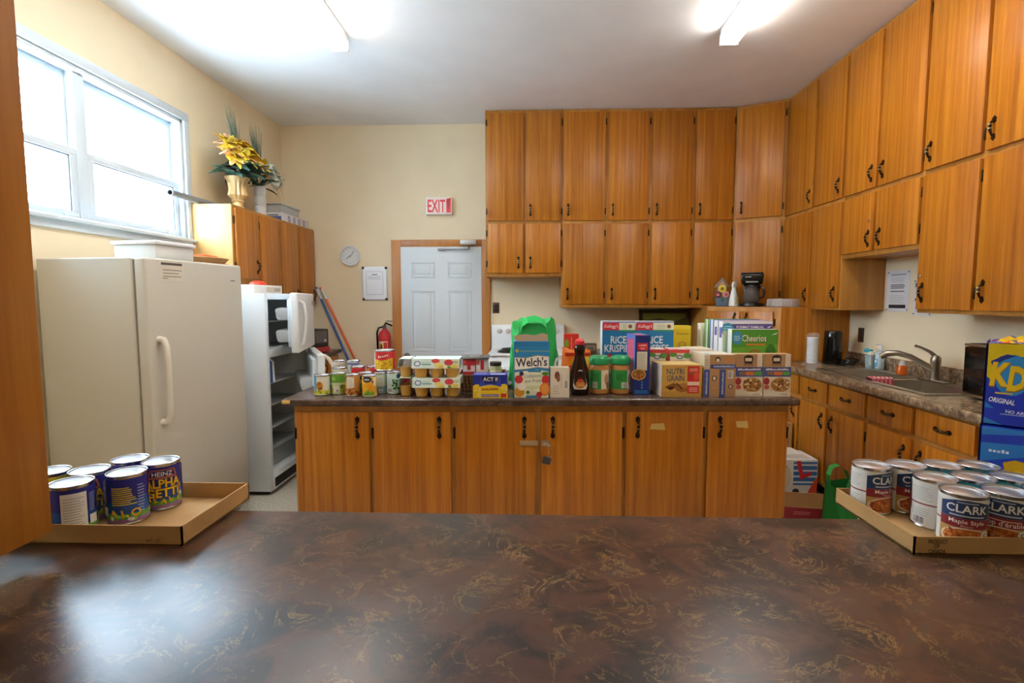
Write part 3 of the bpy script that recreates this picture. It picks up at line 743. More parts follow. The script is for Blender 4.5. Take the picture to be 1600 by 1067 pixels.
# ------------------------------------------------------------------ on the cabinets by the window
TZ = 2.166
ur = T('flower_urn', 'gold fluted urn of yellow silk poinsettias on the cabinet', 'flower arrangement', (-2.42, 4.35, TZ))
GOLD = C('#d6b47c', .4, .2); CREAM = C('#e7d3b4', .5)
fl = lambda a, z: 1 + .085 * math.cos(14 * a) if .10 < z < .235 else 1
MB(GOLD).lathe([(.055, 0), (.058, .02), (.045, .03), (.04, .06), (.05, .075), (.045, .085), (.058, .105), (.073, .12), (.070, .14), (.064, .16), (.068, .20), (.078, .235), (.092, .255), (.096, .265), (.088, .27), (.07, .262)], 84, flute=fl).build('urn', ur)
def petal(m, c, d, L_, W_, mat, droop=.3, up=.2):
    """pointed leaf from c in direction d"""
    c = Vector(c); d = Vector(d).normalized(); s = d.cross(Vector((0, 0, 1)))
    s = s.normalized() if s.length > 1e-3 else Vector((1, 0, 0)); n = s.cross(d)
    pts = []
    for t, ww in ((0, .12), (.3, .9), (.55, 1), (.8, .6), (1, .03)):
        q = c + d * L_ * t + n * (up * L_ * t - droop * L_ * t * t)
        pts.append((q - s * W_ * ww / 2 - n * .08 * W_, q + n * .06 * W_, q + s * W_ * ww / 2 - n * .08 * W_))
    vs = [p for r in pts for p in r]; fs = []
    for i in range(4):
        for k in range(2): fs.append((i * 3 + k, i * 3 + k + 1, i * 3 + 4 + k, i * 3 + 3 + k))
    m.add(vs, fs, mat)
def poinsettia(parent, c, d, r, cols):
    d = Vector(d).normalized(); a = d.orthogonal().normalized(); b = d.cross(a); m = MB()
    for ring, n, L_, tilt in ((0, 6, r, .25), (1, 5, r * .7, .7)):
        for i in range(n):
            q = 2 * PI * (i + ring * .5) / n + RND.uniform(-.2, .2)
            dd = a * math.cos(q) + b * math.sin(q) + d * tilt
            petal(m, c, dd, L_ * RND.uniform(.85, 1.1), r * .62, C(RND.choice(cols), .6))
    for i in range(5): m.ball(Vector(c) + d * .015 + a * RND.uniform(-.012, .012) + b * RND.uniform(-.012, .012), .006, 6, C('#b9932c', .7))
    m.build('flower', parent)
YEL = ['#e3bd1e', '#dcae22', '#e8c93a', '#d99a55', '#e2b48a', '#e6d24a']
for (x, y, z, r) in ((.05, -.10, .43, .12), (.10, -.28, .40, .10), (.06, -.24, .47, .11), (.12, -.10, .40, .125), (.12, .06, .41, .125), (.06, -.15, .50, .115), (.07, .01, .51, .115), (.05, .14, .48, .11), (.11, .19, .40, .105), (.02, -.06, .53, .11), (.13, -.25, .36, .10)):
    c = Vector((x, y, z)); poinsettia(ur, c, c - Vector((-.10, -.03, .25)), r, YEL)
m = MB(); GRN = [C('#4b6b5a', .6), C('#3b5a48', .6), C('#5a7a6c', .6), C('#2f4a3a', .6)]
for i in range(40):
    q = RND.uniform(0, 2 * PI); petal(m, (.03 * math.cos(q), .05 * math.sin(q), RND.uniform(.27, .36)), (max(-.35, math.cos(q) * .7) + .25, math.sin(q), RND.uniform(-.25, .35)), RND.uniform(.14, .26), RND.uniform(.07, .11), RND.choice(GRN))
tag(m.build('leaves', ur), 'dark green silk leaves', None, None, 'stuff')
def blades(parent, base, n, H_, lean, name='grass_blades'):
    m = MB()
    for i in range(n):
        q = RND.uniform(0, 2 * PI); s = RND.uniform(.01, .06); hh = H_ * RND.uniform(.6, 1)
        b0 = Vector(base) + Vector((RND.uniform(-.012, .012), RND.uniform(-.012, .012), 0))
        tip = b0 + Vector((math.cos(q) * s + lean[0], math.sin(q) * s * 1.4 + lean[1], hh))
        m.tube([b0, (b0 + tip) / 2 + Vector((0, 0, .02)), tip], [.004, .003, .0006], 4, RND.choice(GRN))
    tag(m.build(name, parent), 'thin dark green grass blades', None, None, 'stuff')
blades(ur, (0, .03, .45), 18, .38, (0, -.11))
va = T('flower_vase', 'tall white vase of white silk roses and grass beside the gold urn', 'flower arrangement', (-2.43, 4.73, TZ))
MB(C('#dfe0dd', .35)).lathe([(.042, 0), (.048, .01), (.050, .09), (.042, .10), (.050, .115), (.052, .17), (.044, .185), (.048, .20), (.052, .27), (.047, .275), (.04, .26)], 24).build('vase', va)
for (x, y, z, r) in ((.06, .10, .40, .075), (.08, .02, .43, .07), (.05, .19, .38, .07), (.02, .08, .48, .07), (.0, .19, .47, .065), (.08, .14, .33, .065)):
    m = MB(); c = Vector((x, y, z)); m.ball(c, r * .55, 10, C('#e4e6d8', .7))
    for k in range(14):
        q = RND.uniform(0, 2 * PI); el = RND.uniform(-.4, 1.2); d = Vector((math.cos(q) * math.cos(el), math.sin(q) * math.cos(el), math.sin(el)))
        petal(m, c + d * r * .3, d, r * .85, r * .9, C(RND.choice(('#e8eadf', '#dfe2d2', '#d4dcc8')), .7), .6, .1)
    m.build('rose', va)
m = MB()
for i in range(34):
    q = RND.uniform(0, 2 * PI); petal(m, (.02 * math.cos(q), .02 * math.sin(q), RND.uniform(.27, .42)), (max(-.5, math.cos(q) * .7) + .1, math.sin(q), RND.uniform(-.3, .8)), RND.uniform(.08, .16), RND.uniform(.03, .06), RND.choice(GRN))
tag(m.build('leaves', va), 'dark green silk leaves', None, None, 'stuff')
blades(va, (0, .0, .36), 26, .48, (0, -.04))
m = MB()
for i in range(16):
    q = RND.uniform(-.4, PI); L_ = RND.uniform(.2, .32)
    m.tube([(0, 0, .30), (.05 * math.cos(q), L_ * .6 * math.sin(q) + .03, .36 + RND.uniform(-.02, .14)), (.08 * math.cos(q) + .03, L_ * math.sin(q) + .04, .30 + RND.uniform(-.12, .22))], [.0015, .0012, .0006], 4, RND.choice(GRN))
tag(m.build('trailing_stems', va), 'wispy trailing stems', None, None, 'stuff')
cb = T('carton', 'long white cardboard box with purple ovals on the corner wall cabinet', 'box', (-2.335, 4.95, TZ), PI / 2)
MB(C('#dad8dc', .6)).box(0, .58, .0, .16, 0, .085).build('box', cb, .003)
p = PR()
for i in range(4): p.ell(.14 + i * .11, .042, .028, .032, '#6f6a96', 16).ell(.14 + i * .11, .042, .016, .024, '#b9b5cf', 14)
p.build('printed_side', cb, front())
PR().rect(-.15, .008, -.01, .05, '#5a6ea8').lines(-.14, -.02, .055, .075, 1, '#7a7a86', .6).build('printed_end', cb, plane((0, 0, 0), (0, -1, 0), (-1, 0, 0)) if False else plane((0, 0, 0), (0, -1, 0), (-1, 0, 0)))
pc = T('plastic_container', 'clear lidded container with yellow contents on the purple printed box', 'container', (-2.345, 4.97, TZ + .086), PI / 2)
MB(M_FROST).box(0, .40, .01, .15, 0, .075).build('tub', pc, .008); MB(C('#b9c4c4', .4)).box(-.01, .41, 0, .16, .0755, .09).build('lid', pc, .004)
m = MB(C('#d8b92e', .6))
for x in (.06, .14, .27, .34): m.ball((x, .08, .034), .032, 10)
tag(m.build('contents', pc), 'yellow contents', None, None, 'stuff')
tb = T('rolled_tube', 'grey cardboard tube lying on the cabinet beside the urn', 'tube', (-2.56, 3.72, TZ + .024), 0)
MB(C('#7d8288', .5)).lathe([(.017, 0), (.023, 0), (.023, .85), (.017, .85)], 18, M=Matrix.Rotation(-PI / 2, 4, 'X'), cap0=False, cap1=False).lathe([(.017, 0), (.017, .85)], 18, C('#4a4e54', .6), M=Matrix.Rotation(-PI / 2, 4, 'X'), cap0=False, cap1=False).build('tube', tb)
# ------------------------------------------------------------------ groceries on the island
def carton_at(name, label, cat, loc, rz, w, d, h, col, fr=None, side=None, top=None, group=None, bodyname='box', rough=.5):
    t = T(name, label, cat, loc, rz, group)
    MB(C(col, rough)).box(-w / 2, w / 2, 0, d, 0.0003, h).build(bodyname, t, .0016)
    if fr: fr.build('printed_front', t, front())
    if side: side.build('printed_side', t, plane((-w / 2, d, 0), (0, -1, 0), (-1, 0, 0)))
    if top: top.build('printed_top', t, plane((0, 0, h), (1, 0, 0), (0, 0, 1), (0, 1, 0)))
    return t
def carton(name, label, u, v, w, d, h, col, fr=None, side=None, top=None, z=.91, rz=0, group=None, cat='box'):
    return carton_at(name, label, cat, isl(u, v, z), IA + rz, w, d, h, col, fr, side, top, group)
def can_at(label, loc, rz, r, h, col, pr=None, group=None, name='food_can', tab=False, lidcol=None, strip=.008, n=28):
    t = T(name, label, 'can', loc, rz, group)
    m = MB(M_TIN)
    m.lathe([(r * .93, .0003), (r * 1.0, .002), (r * 1.015, .004), (r * .985, .007)], n, cap1=False)
    m.lathe([(r * .985, .007), (r * .985, h - .008)], n, C(col, .35), cap0=False, cap1=False)
    m.lathe([(r * .985, h - .008), (r * 1.01, h - .004), (r * 1.02, h - .001), (r * 1.005, h), (r * .96, h - .0005), (r * .945, h - .004)], n, cap0=False, cap1=False)
    m.build('can_body', t)
    l = MB(lidcol or M_TINLID)
    l.lathe([(r * .945, h - .004), (r * .88, h - .0042), (r * .86, h - .0026), (r * .80, h - .0026), (r * .77, h - .0040), (r * .55, h - .0040), (r * .52, h - .0033), (.0005, h - .0033)], n, cap0=False)
    if tab: l.tube([(0, -r * .75, h - .002), (-.008, -r * .5, h - .001), (0, -r * .25, h - .001), (.008, -r * .5, h - .001)], .0014, 5, M_TIN, close=True)
    l.build('lid', t)
    if pr: pr.build('label', t, cyl(r * .985), strip=strip)
    return t
def can(label, u, v, r, h, col, pr=None, rot=0, z=.91, **k): return can_at(label, isl(u, v, z), IA + rot, r, h, col, pr, 'cans on the island', **k)

# front row of cans, from the chipped corner on
can('sky blue and white can with golden food picture beside the chipped corner', .165, .135, .043, .112, '#e4e8dd', PR().rect(-.06, .02, -.018, .104, '#4fa3cf').rect(-.05, .008, .06, .03, '#cfd24a').blobs(-.03, .05, .008, .03, 14, ['#6d9a3a', '#e3d13c'], .008).ell(.0, .055, .018, .024, '#d8962c').ell(-.002, .066, .011, .010, '#b9701c').ell(.004, .042, .012, .010, '#a8661c'), tab=True)
can('bright green can with a pale band beside the sky blue can', .243, .170, .042, .118, '#a8cc72', PR().rect(-.07, .066, .07, .11, '#6fae3e').ell(-.02, .088, .018, .012, '#a5d06a').rect(-.07, .052, .07, .066, '#dbe6c4').rect(-.02, .012, .018, .05, '#eef0e2').bars(.0, .016, .014, .03).blobs(-.06, -.02, .008, .05, 16, ['#5d7f2a', '#c9b43c', '#3f6a24'], .009).blobs(.022, .06, .008, .05, 14, ['#5d7f2a', '#b89a34'], .009), tab=True)
can('can with tan label and white nutrition panel in the front row', .339, .112, .038, .118, '#d0a05c', PR().rect(-.02, .045, .018, .104, '#f0ece0').lines(-.016, .014, .05, .10, 9, '#a9a498', .3).blobs(-.05, .05, .008, .045, 26, ['#a85a22', '#c97a34', '#8a4a1c'], .009).rect(-.05, .09, -.028, .11, '#4a5a86'))
can('yellow orange fruit can with a dark oval brand mark', .436, .090, .039, .117, '#e8b23a', PR().rect(-.045, .07, .045, .109, '#e9c24c').ell(-.004, .096, .026, .017, '#2f3140').text('fruit', -.004, .090, .010, '#d9d9e4', w=.03, shear=.2).ell(.002, .054, .024, .026, '#eda31c').ell(-.014, .04, .014, .018, '#f0c02e').poly([(-.03, .01), (.02, .01), (.0, .042)], '#5da03a').poly([(.0, .01), (.04, .01), (.025, .035)], '#7ab83c').ell(.027, .082, .006, .006, '#8a3a2c').rect(.03, .06, .05, .105, '#f1e6c8'))
can('orange label can tucked between the front fruit cans', .386, .192, .039, .117, '#dd8e2a', PR().ell(0, .09, .024, .016, '#2f3140').blobs(-.03, .04, .01, .06, 16, ['#e8b23a', '#4f8a2e'], .011))
can('narrow pale green can with blue grey foot', .470, .190, .037, .116, '#cfdcc8', PR().rect(-.05, .008, .05, .042, '#7f9fb0').rect(-.02, .052, .03, .10, '#dfe6da').lines(-.016, .026, .055, .096, 6, '#8fa096', .3).text('77', .012, .014, .018, '#dfe8ee').rect(-.05, .05, -.03, .10, '#6d9a6a'))
can('pale mint can with green vegetables on its label', .549, .176, .039, .123, '#cfe3da', PR().blobs(.0, .035, .03, .085, 26, ['#2f7a3a', '#3f9448', '#1f5a2c'], .008).ell(.036, .10, .014, .014, '#2a4f86').bars(-.03, .0, .012, .035).lines(-.045, -.01, .05, .10, 6, '#9fb8b0', .3))
# behind
can('tall white tin with grey print behind the bright green can', .190, .350, .036, .166, '#e3e0da', PR().lines(-.03, .03, .10, .15, 5, '#a59f98', .3))
can('tall white tin with teal leaf print beside the grey printed tin', .276, .352, .037, .166, '#dfe8e4', PR().rect(-.05, .14, .05, .155, '#7e86b4').blobs(-.03, .03, .07, .13, 10, ['#5f9f92', '#8fc2b4'], .010))
can('pale cream can behind the bright green can', .222, .258, .040, .136, '#e2e0c6', PR().rect(-.05, .10, .05, .12, '#cfd8b0'))
can('red soup can behind the tan label can', .325, .272, .040, .142, '#d8343a', PR().rect(-.05, .008, .05, .07, '#efe6da').text('SOUP', -.004, .085, .018, '#f3e9dc', w=.04))
can('red and brown can beside the red soup can', .410, .282, .040, .142, '#d2363c', PR().rect(-.05, .03, -.008, .13, '#c98a4c').rect(.0, .05, .04, .09, '#b87434'))
can('plain can carrying the big red and yellow can', .502, .283, .040, .119, '#e3d8b8', PR().rect(-.04, .03, .04, .08, '#c9a44c'))
can('large red can with yellow corn picture standing on a lower can', .478, .272, .058, .116, '#d93036', PR().rect(-.075, .008, -.052, .106, '#ecdfd2').poly([(-.05, .008), (.062, .008), (.062, .074), (.0, .058), (-.05, .066)], '#e3b81c').blobs(-.046, .056, .012, .056, 46, ['#f0cf3a', '#d6a416', '#c98f14'], .007).text('CORN', .004, .078, .014, '#f4e8da', w=.06, shear=.3, rot=.2), z=.91 + .1195, name='large_food_can')
can('dark red tomato can behind the mint can', .604, .292, .040, .142, '#b5283a', PR().rect(-.05, .10, .05, .125, '#e6d9d0').blobs(-.03, .03, .03, .08, 10, ['#d84a3c', '#8f1c24'], .012))
can('dark red tomato can with white stripe beside the applesauce', .690, .300, .040, .130, '#a82a36', PR().rect(-.05, .09, .05, .11, '#e6d9d0').rect(-.05, .04, .05, .06, '#d9c9b8'))

# applesauce cup packs
SAUCE = C('#dcae54', .3)
def sauce_pack(label, u, v, z, nx, ny, rz=0, pr=True, px_=.083):
    t = T('applesauce_pack', label, 'applesauce pack', isl(u, v, z), IA + rz, 'applesauce packs on the island')
    f = px_ / .083
    W2 = nx * px_ / 2; D = ny * px_
    for i in range(nx):
        for j in range(ny):
            MB(SAUCE).lathe([(q * f, z_) for q, z_ in [(.026, .0004), (.030, .004), (.036, .050), (.0385, .054), (.040, .056), (.039, .0575), (.001, .0578)]], 18, c=(-W2 + px_ * (i + .5), px_ * (j + .5), 0)).build('cup', t)
    m = MB(C('#d3e6df', .55)); k = .0009
    a = [(-.004, .052), (.006, .102), (D - .006, .102), (D + .004, .052)]
    m.prism([(-.004, .052), (.006, .102), (D - .006, .102), (D + .004, .052), (D + .004 - k * 2, .052), (D - .007, .101), (.007, .101), (-.004 + k * 2, .052)], -W2 - .003, W2 + .003, 'x')
    m.build('cardboard_sleeve', t)
    if pr:
        n = Vector((0, -.98, .2)); p = PR()
        p.rect(-W2, .001, W2, .049, '#d5e8e2').ell(-W2 + .028, .026, .018, .015, '#5a80b0').ell(-W2 + .028, .026, .012, .010, '#dfe8ee').rect(-W2 + .05, .018, -W2 + .10, .025, '#6fb0a0').lines(-W2 + .05, -W2 + .10, .028, .04, 2, '#a9d0c4', .4)
        p.ell(-W2 + .125, .040, .022, .012, '#d0433c').ell(-W2 + .14, .018, .024, .014, '#e6d680').ell(-W2 + .158, .008, .02, .008, '#d9c45a').rect(W2 - .082, .001, W2, .049, '#e8ead2').ell(W2 - .055, .032, .024, .016, '#cf3f48').ell(W2 - .05, .008, .012, .007, '#5f9a48').ell(W2 - .025, .012, .022, .010, '#dccd5e').lines(W2 - .03, W2 - .004, .028, .044, 3, '#7a9a68', .4, 0)
        p.build('printed_sleeve', t, plane((0, -.0045, .052), (1, 0, 0), n, (0, .2, .98)))
    return t
sauce_pack('lower applesauce cup pack standing flat on the island worktop', .80, .052, .91, 3, 2)
sauce_pack('upper applesauce cup pack stacked on another with its printed front', .797, .058, .91 + .1025, 3, 2)
sauce_pack('lower end-on stack of applesauce cups beside the printed packs', .664, .142, .91, 2, 1, PI / 2, False, .07)
sauce_pack('upper end-on stack of applesauce cups beside the printed packs', .664, .144, .91 + .1025, 2, 1, PI / 2, False, .07)

# wicker basket with red packs
bk = T('wicker_basket', 'brown wicker basket behind the applesauce and popcorn boxes', 'basket', isl(1.035, .34, .91), IA)
m = MB(C('#8a6038', .8)); hw, hd = .132, .115
def ring(k, z): return [(hw * k, -hd * k, z), (hw * k, hd * k, z), (-hw * k, hd * k, z), (-hw * k, -hd * k, z)]
for i in range(10):
    k = .90 + .1 * i / 9; m.tube(ring(k, .006 + i * .0095), .0058, 6, C('#8f673e', .8) if i % 2 else C('#75502e', .8), close=True)
m.box(-hw * .9, hw * .9, -hd * .9, hd * .9, .001, .006); m.build('weave', bk)
st = MB(C('#a57a4a', .8))
for i in range(13):
    x = -hw * .9 + i * hw * 1.8 / 12
    for y in (-hd, hd): st.tube([(x, y * .905 - math.copysign(.004, -y), .004), (x * 1.1, y * 1.02 - math.copysign(.004, -y), .098)], .003, 5)
tag(st.build('stakes', bk), 'upright basket stakes', None, None, 'stuff')
GR = 'red packs in the wicker basket'
for i, (x, y, c1, lb) in enumerate(((-.077, -.055, '#c8323a', 'red and white snack box at the applesauce end of the wicker basket'), (-.001, -.055, '#d6d0cc', 'pale snack box with red corner in the wicker basket'), (-.05, .045, '#b92c38', 'dark red snack box at the back of the wicker basket'))):
    pr = PR().rect(-.034, .10, .034, .135, '#efe6e0').rect(-.01, .11, .01, .165, '#c8323a').rect(-.034, .14, -.016, .165, '#d65a4a')
    carton_at('snack_box', lb, 'box', frame_pt(bk, x, y, .0066), IA, .072, .05, .172, c1, pr, group=GR)
fl_ = T('foil_tray', 'grey shrink wrapped tray of cans lying on the basket packs', 'tray', frame_pt(bk, -.045, -.045, .0066 + .1725), IA)
MB(C('#9aa0a2', .25, .5)).box(-.085, .085, -.02, .13, 0.0002, .014).build('tray', fl_, .003)
p = PR()
for i in range(4): p.poly([(-.075 + i * .042, 0.0), (-.062 + i * .042, 0.0), (-.04 + i * .042, .12), (-.053 + i * .042, .12)], '#4e5556')
p.build('wrap_pattern', fl_, plane((0, -.01, .014), (1, 0, 0), (0, 0, 1), (0, 1, 0)))
jr = T('glass_jar', 'small glass jar with dark lid standing in the wicker basket', 'jar', frame_pt(bk, .076, -.060, .0066), IA)
MB(C('#b9b98a', .2)).lathe([(.032, 0), (.035, .006), (.035, .125), (.030, .135)], 20).build('jar_body', jr); MB(C('#3a3228', .4)).lathe([(.033, .1352), (.034, .137), (.034, .155), (.030, .158)], 20).build('lid', jr)
PR().rect(-.03, .04, .03, .11, '#d9d8b4').lines(-.024, .02, .05, .10, 4, '#8a8a62', .4).build('label', jr, cyl(.035), strip=.008)

# popcorn box
p = PR(); w, h = .183, .123
p.rect(-w / 2, 0, w / 2, h, '#2536a0').poly([(-w / 2, 0), (w / 2, 0), (w / 2, .068), (.05, .062), (0, .074), (-.05, .062), (-w / 2, .068)], '#e8c62a')
p.ell(-.07, .062, .018, .012, '#efd23a').ell(.072, .064, .018, .012, '#efd23a').poly([(-.06, .062), (-.048, .115), (.048, .115), (.06, .062), (0, .072)], '#3a4fbc').rect(-.044, .088, .044, .116, '#1c1f52').text('ACT II', 0, .092, .019, '#f3f0ea', w=.076, bold=.02).rect(-.03, .078, .03, .085, '#1c1f52')
p.text('Buttery', 0, .042, .013, '#9a4a1c', w=.085, bold=.01, arch=.004).rect(-.046, .008, .046, .02, '#2536a0').text('MICROWAVE POPCORN', 0, .011, .006, '#e8e6f0', w=.085).rect(.055, .005, .085, .024, '#d8402c').blobs(-.088, -.05, .005, .05, 16, ['#f4e48c', '#f0d84a'], .008).blobs(.05, .085, .03, .055, 8, ['#f4e48c', '#f0d84a'], .007)
carton('popcorn_box', 'blue and yellow popcorn box at the front of the island', 1.089, .029, w, .10, h, '#2d3ba6', p, PR().rect(0, 0, .10, h, '#24318e'), PR().rect(-.088, .01, -.02, .09, '#5a68c4').rect(0, .02, .08, .05, '#e6e6ee'))
# fruit snack box
w, h = .188, .30
p = PR(); p.rect(-w / 2, 0, w / 2, h, '#2f8fce').rect(-w / 2, .272, w / 2, h, '#2a84c4').lines(-w / 2 + .03, w / 2, .247, .252, 1, '#c9c04a', .5, 0).ell(-.078, .25, .009, .009, '#d9c22c')
p.poly([(-.092, .145), (-.03, .150), (.03, .160), (.092, .152), (.092, .222), (.03, .228), (-.03, .215), (-.092, .218)], '#8a96a4').poly([(-.090, .149), (-.03, .154), (.03, .164), (.091, .157), (.091, .218), (.03, .224), (-.03, .211), (-.090, .214)], '#f4f3ee').text("Welch's", 0, .168, .044, '#2d2f4a', w=.165, bold=.018, rot=.04)
p.poly([(-.09, .0), (.09, .0), (.09, .14), (.03, .15), (-.09, .135)], '#e3e8d2').rect(-.02, .136, .05, .148, '#3f94d0').text('Collations', .005, .108, .018, '#55607c', w=.095, shear=.2, rot=.04).text('aux Fruits', .008, .082, .018, '#55607c', w=.09, shear=.2, rot=.04).lines(-.03, .06, .05, .066, 2, '#9fc06a', .3)
p.ell(-.068, .098, .022, .022, '#c8323a').ell(-.054, .128, .012, .012, '#3b3f66').ell(-.065, .03, .028, .026, '#e8a83a').ell(-.052, .058, .022, .02, '#eef0ea').ell(.074, .096, .020, .026, '#cf3440').ell(.072, .128, .018, .010, '#4f9a3a').ell(.07, .044, .028, .036, '#e8862a').ell(.07, .044, .02, .028, '#f0a552').ell(.04, .016, .016, .016, '#c42c38').ell(-.02, .028, .010, .010, '#4a8a3c').rect(-.03, .0, .03, .012, '#3a90cc')
t = carton('fruit_snack_box', "tall blue fruit snack box with torn open top", 1.308, .045, w, .10, h, '#3a94d0', p, PR().rect(0, 0, .10, h, '#5aa8dc').rect(.02, .12, .08, .24, '#8fc4e6').rect(.0, .0, .10, .06, '#4a9cd6'))
m = MB(C('#c9a27a', .7)); m.prism([(-.085, .3003), (.085, .3003), (.088, .315), (.05, .312), (.02, .318), (-.01, .306), (-.05, .318), (-.09, .322)], .012, .0135, 'y'); m.prism([(-.09, .3003), (.09, .3003), (.092, .33), (.06, .338), (.02, .326), (-.03, .332), (-.092, .325)], .088, .09, 'y'); m.build('torn_flaps', t)
# cream box
w, h = .102, .16
p = PR().rect(-w / 2, 0, w / 2, h, '#e3ddd0').ell(-.014, .118, .014, .022, '#7a4a3a').ell(-.008, .10, .010, .016, '#8f5c48').lines(-.035, .0, .02, .07, 4, '#b9b2a6', .25).bars(.026, .042, .045, .095).rect(.005, .05, .012, .13, '#cfc8ba')
carton('cream_box', 'plain cream box with a small brown picture beside the fruit snacks', 1.458, .044, w, .07, h, '#e0dace', p)
# syrup
sy = T('syrup_bottle', 'brown pancake syrup bottle with a red cap', 'bottle', isl(1.574, .135, .91), IA)
MB(clear('syrup_amber', '#241008', .93, .08)).lathe([(.040, .0004), (.050, .006), (.055, .03), (.056, .07), (.052, .12), (.040, .165), (.029, .205), (.025, .225), (.029, .235), (.030, .255), (.024, .268), (.021, .274)], 24, sy=.8).build('bottle_body', sy)
MB(C('#cf2f3a', .35)).lathe([(.022, .2745), (.026, .277), (.027, .285), (.026, .296), (.018, .304), (.010, .308)], 20).build('cap', sy)
p = PR().poly([(-.034, .035), (.034, .035), (.042, .055), (.034, .10), (.016, .135), (0, .142), (-.016, .135), (-.034, .10), (-.042, .055)], '#e9e2d6').ell(0, .060, .027, .018, '#c9782c').ell(0, .070, .024, .012, '#dd9a4a').ell(0, .083, .018, .009, '#c8402c').ell(.002, .056, .022, .006, '#e8b26a').ell(0, .122, .010, .008, '#5a76b0').lines(-.018, .018, .098, .110, 2, '#b45a5a', .4, 0)
p.build('label', sy, lambda u, v, o: ((.0565 + o) * math.cos(-PI / 2 + u / .056) * (1 - max(0, v - .07) * 2.4), (.0565 + o) * .8 * math.sin(-PI / 2 + u / .056) * (1 - max(0, v - .07) * 2.4), v), strip=.006)
# peanut butter
for i, (u, lb) in enumerate(((1.690, 'peanut butter jar with green lid beside the syrup bottle'), (1.807, 'peanut butter jar with green lid beside the blue cereal box'))):
    pb = T('peanut_butter_jar', lb, 'jar', isl(u, .176, .91), IA + (.15 if i else -.1), 'peanut butter jars')
    MB(C('#b98246', .25)).lathe([(.046, .0004), (.053, .005), (.055, .02), (.054, .145), (.050, .158), (.046, .164)], 26).build('jar_body', pb)
    MB(C('#1f9a5c', .3)).lathe([(.052, .1645), (.055, .167), (.056, .19), (.052, .203), (.042, .211), (.001, .213)], 30, flute=lambda a, z: 1 + .008 * math.cos(30 * a) if z < .195 else 1).build('lid', pb)
    p = PR().rect(-.085, .03, .085, .135, '#2f9a4a').rect(.008 if i == 0 else .022, .03, .06, .135, '#e6dccb').ell(.04, .085, .014, .03, '#b98a5c').ell(.05, .05, .012, .02, '#8a5a34').bars(-.044 if i == 0 else -.012, -.014 if i == 0 else .018, .038, .068).lines(-.04, .0, .08, .12, 4, '#1f6a34', .4)
    p.build('label', pb, cyl(.0548), strip=.008)
# dark blue cereal box shown edge on
w, d, h = .081, .20, .326
p = PR().rect(-w / 2, 0, w / 2, h, '#1d2f7c').rect(-.028, .245, .028, .285, '#d8343c').text('Cereal', 0, .268, .010, '#f0dcd8', w=.04, shear=.2).text('bars', 0, .252, .008, '#f0dcd8', w=.02).rect(-.030, .135, .026, .238, '#dcd9c8').lines(-.026, .022, .14, .233, 11, '#9a988a', .25).ell(-.02, .112, .040, .032, '#d9a850').ell(-.02, .112, .034, .027, '#7a5a2a').blobs(-.04, .01, .09, .132, 24, ['#d86a2c', '#e0a83a', '#7a9a3a', '#b8482c'], .006)
p.poly([(-w / 2, 0), (w / 2, 0), (w / 2, .078), (.012, .082), (-.012, .076), (-w / 2, .088)], '#1a2f86')
for v in (.04, .055, .07): p.ell(.0, v, .006, .006, '#4a8ac8', 10)
p.rect(-w / 2, .008, w / 2 - .01, .028, '#2a6ab0')
ps = PR().rect(0, 0, d, h, '#5a74c0').rect(.03, .19, .17, .30, '#d8506c').ell(.11, .16, .05, .05, '#e0788a').rect(.0, .0, d, .10, '#3c4f9e')
carton('cereal_box', 'dark blue cereal box turned edge on beside the peanut butter', 1.914, .117, w, d, h, '#22337f', p, ps, PR().rect(-.03, .02, .03, .18, '#7a86c0').rect(-.02, .04, .02, .12, '#d04a5a'))
# strawberry bar box
w, d, h = .216, .19, .172
p = PR().rect(-w / 2, 0, w / 2, h, '#d3a650').rect(-w / 2, 0, w / 2, .03, '#c99a48').text('NUTRI', -.034, .122, .031, '#24507e', w=.094, bold=.012).text('GRAIN', -.034, .085, .031, '#24507e', w=.094, bold=.012).lines(-.04, .02, .158, .163, 1, '#b06a4a', .5, 0)
p.poly([(-.09, .055), (-.06, .035), (-.03, .05), (-.02, .068), (-.045, .075)], '#8a5a24').poly([(-.035, .055), (-.01, .07), (.02, .075), (.04, .055), (.03, .03), (.0, .025), (-.03, .035)], '#a06a2c').poly([(-.085, .05), (-.06, .038), (-.035, .05), (-.055, .056)], '#4a2418').ell(.015, .062, .026, .014, '#b47c38').poly([(-.03, .072), (.0, .04), (.006, .046), (-.024, .076)], '#5a3420')
p.rect(.030, .02, .094, .165, '#d8392f').rect(.030, .062, .094, .082, '#e9d6c4').ell(.050, .108, .02, .022, '#c42a2c').ell(.078, .112, .016, .02, '#e0564a').ell(.052, .126, .012, .005, '#5a8a3a').lines(.04, .085, .14, .158, 2, '#f2c8bc', .4, 0).lines(.04, .085, .028, .055, 3, '#f2c8bc', .4, 0)
carton('cereal_bar_box', 'tan cereal bar box with a red strip', 2.112, .059, w, d, h, '#d6b878', p, PR().rect(0, 0, d, h, '#d9d2c6').lines(.03, .15, .03, .14, 8, '#c4bdb0', .25), PR().rect(-.10, .03, .10, .16, '#dfc486'))
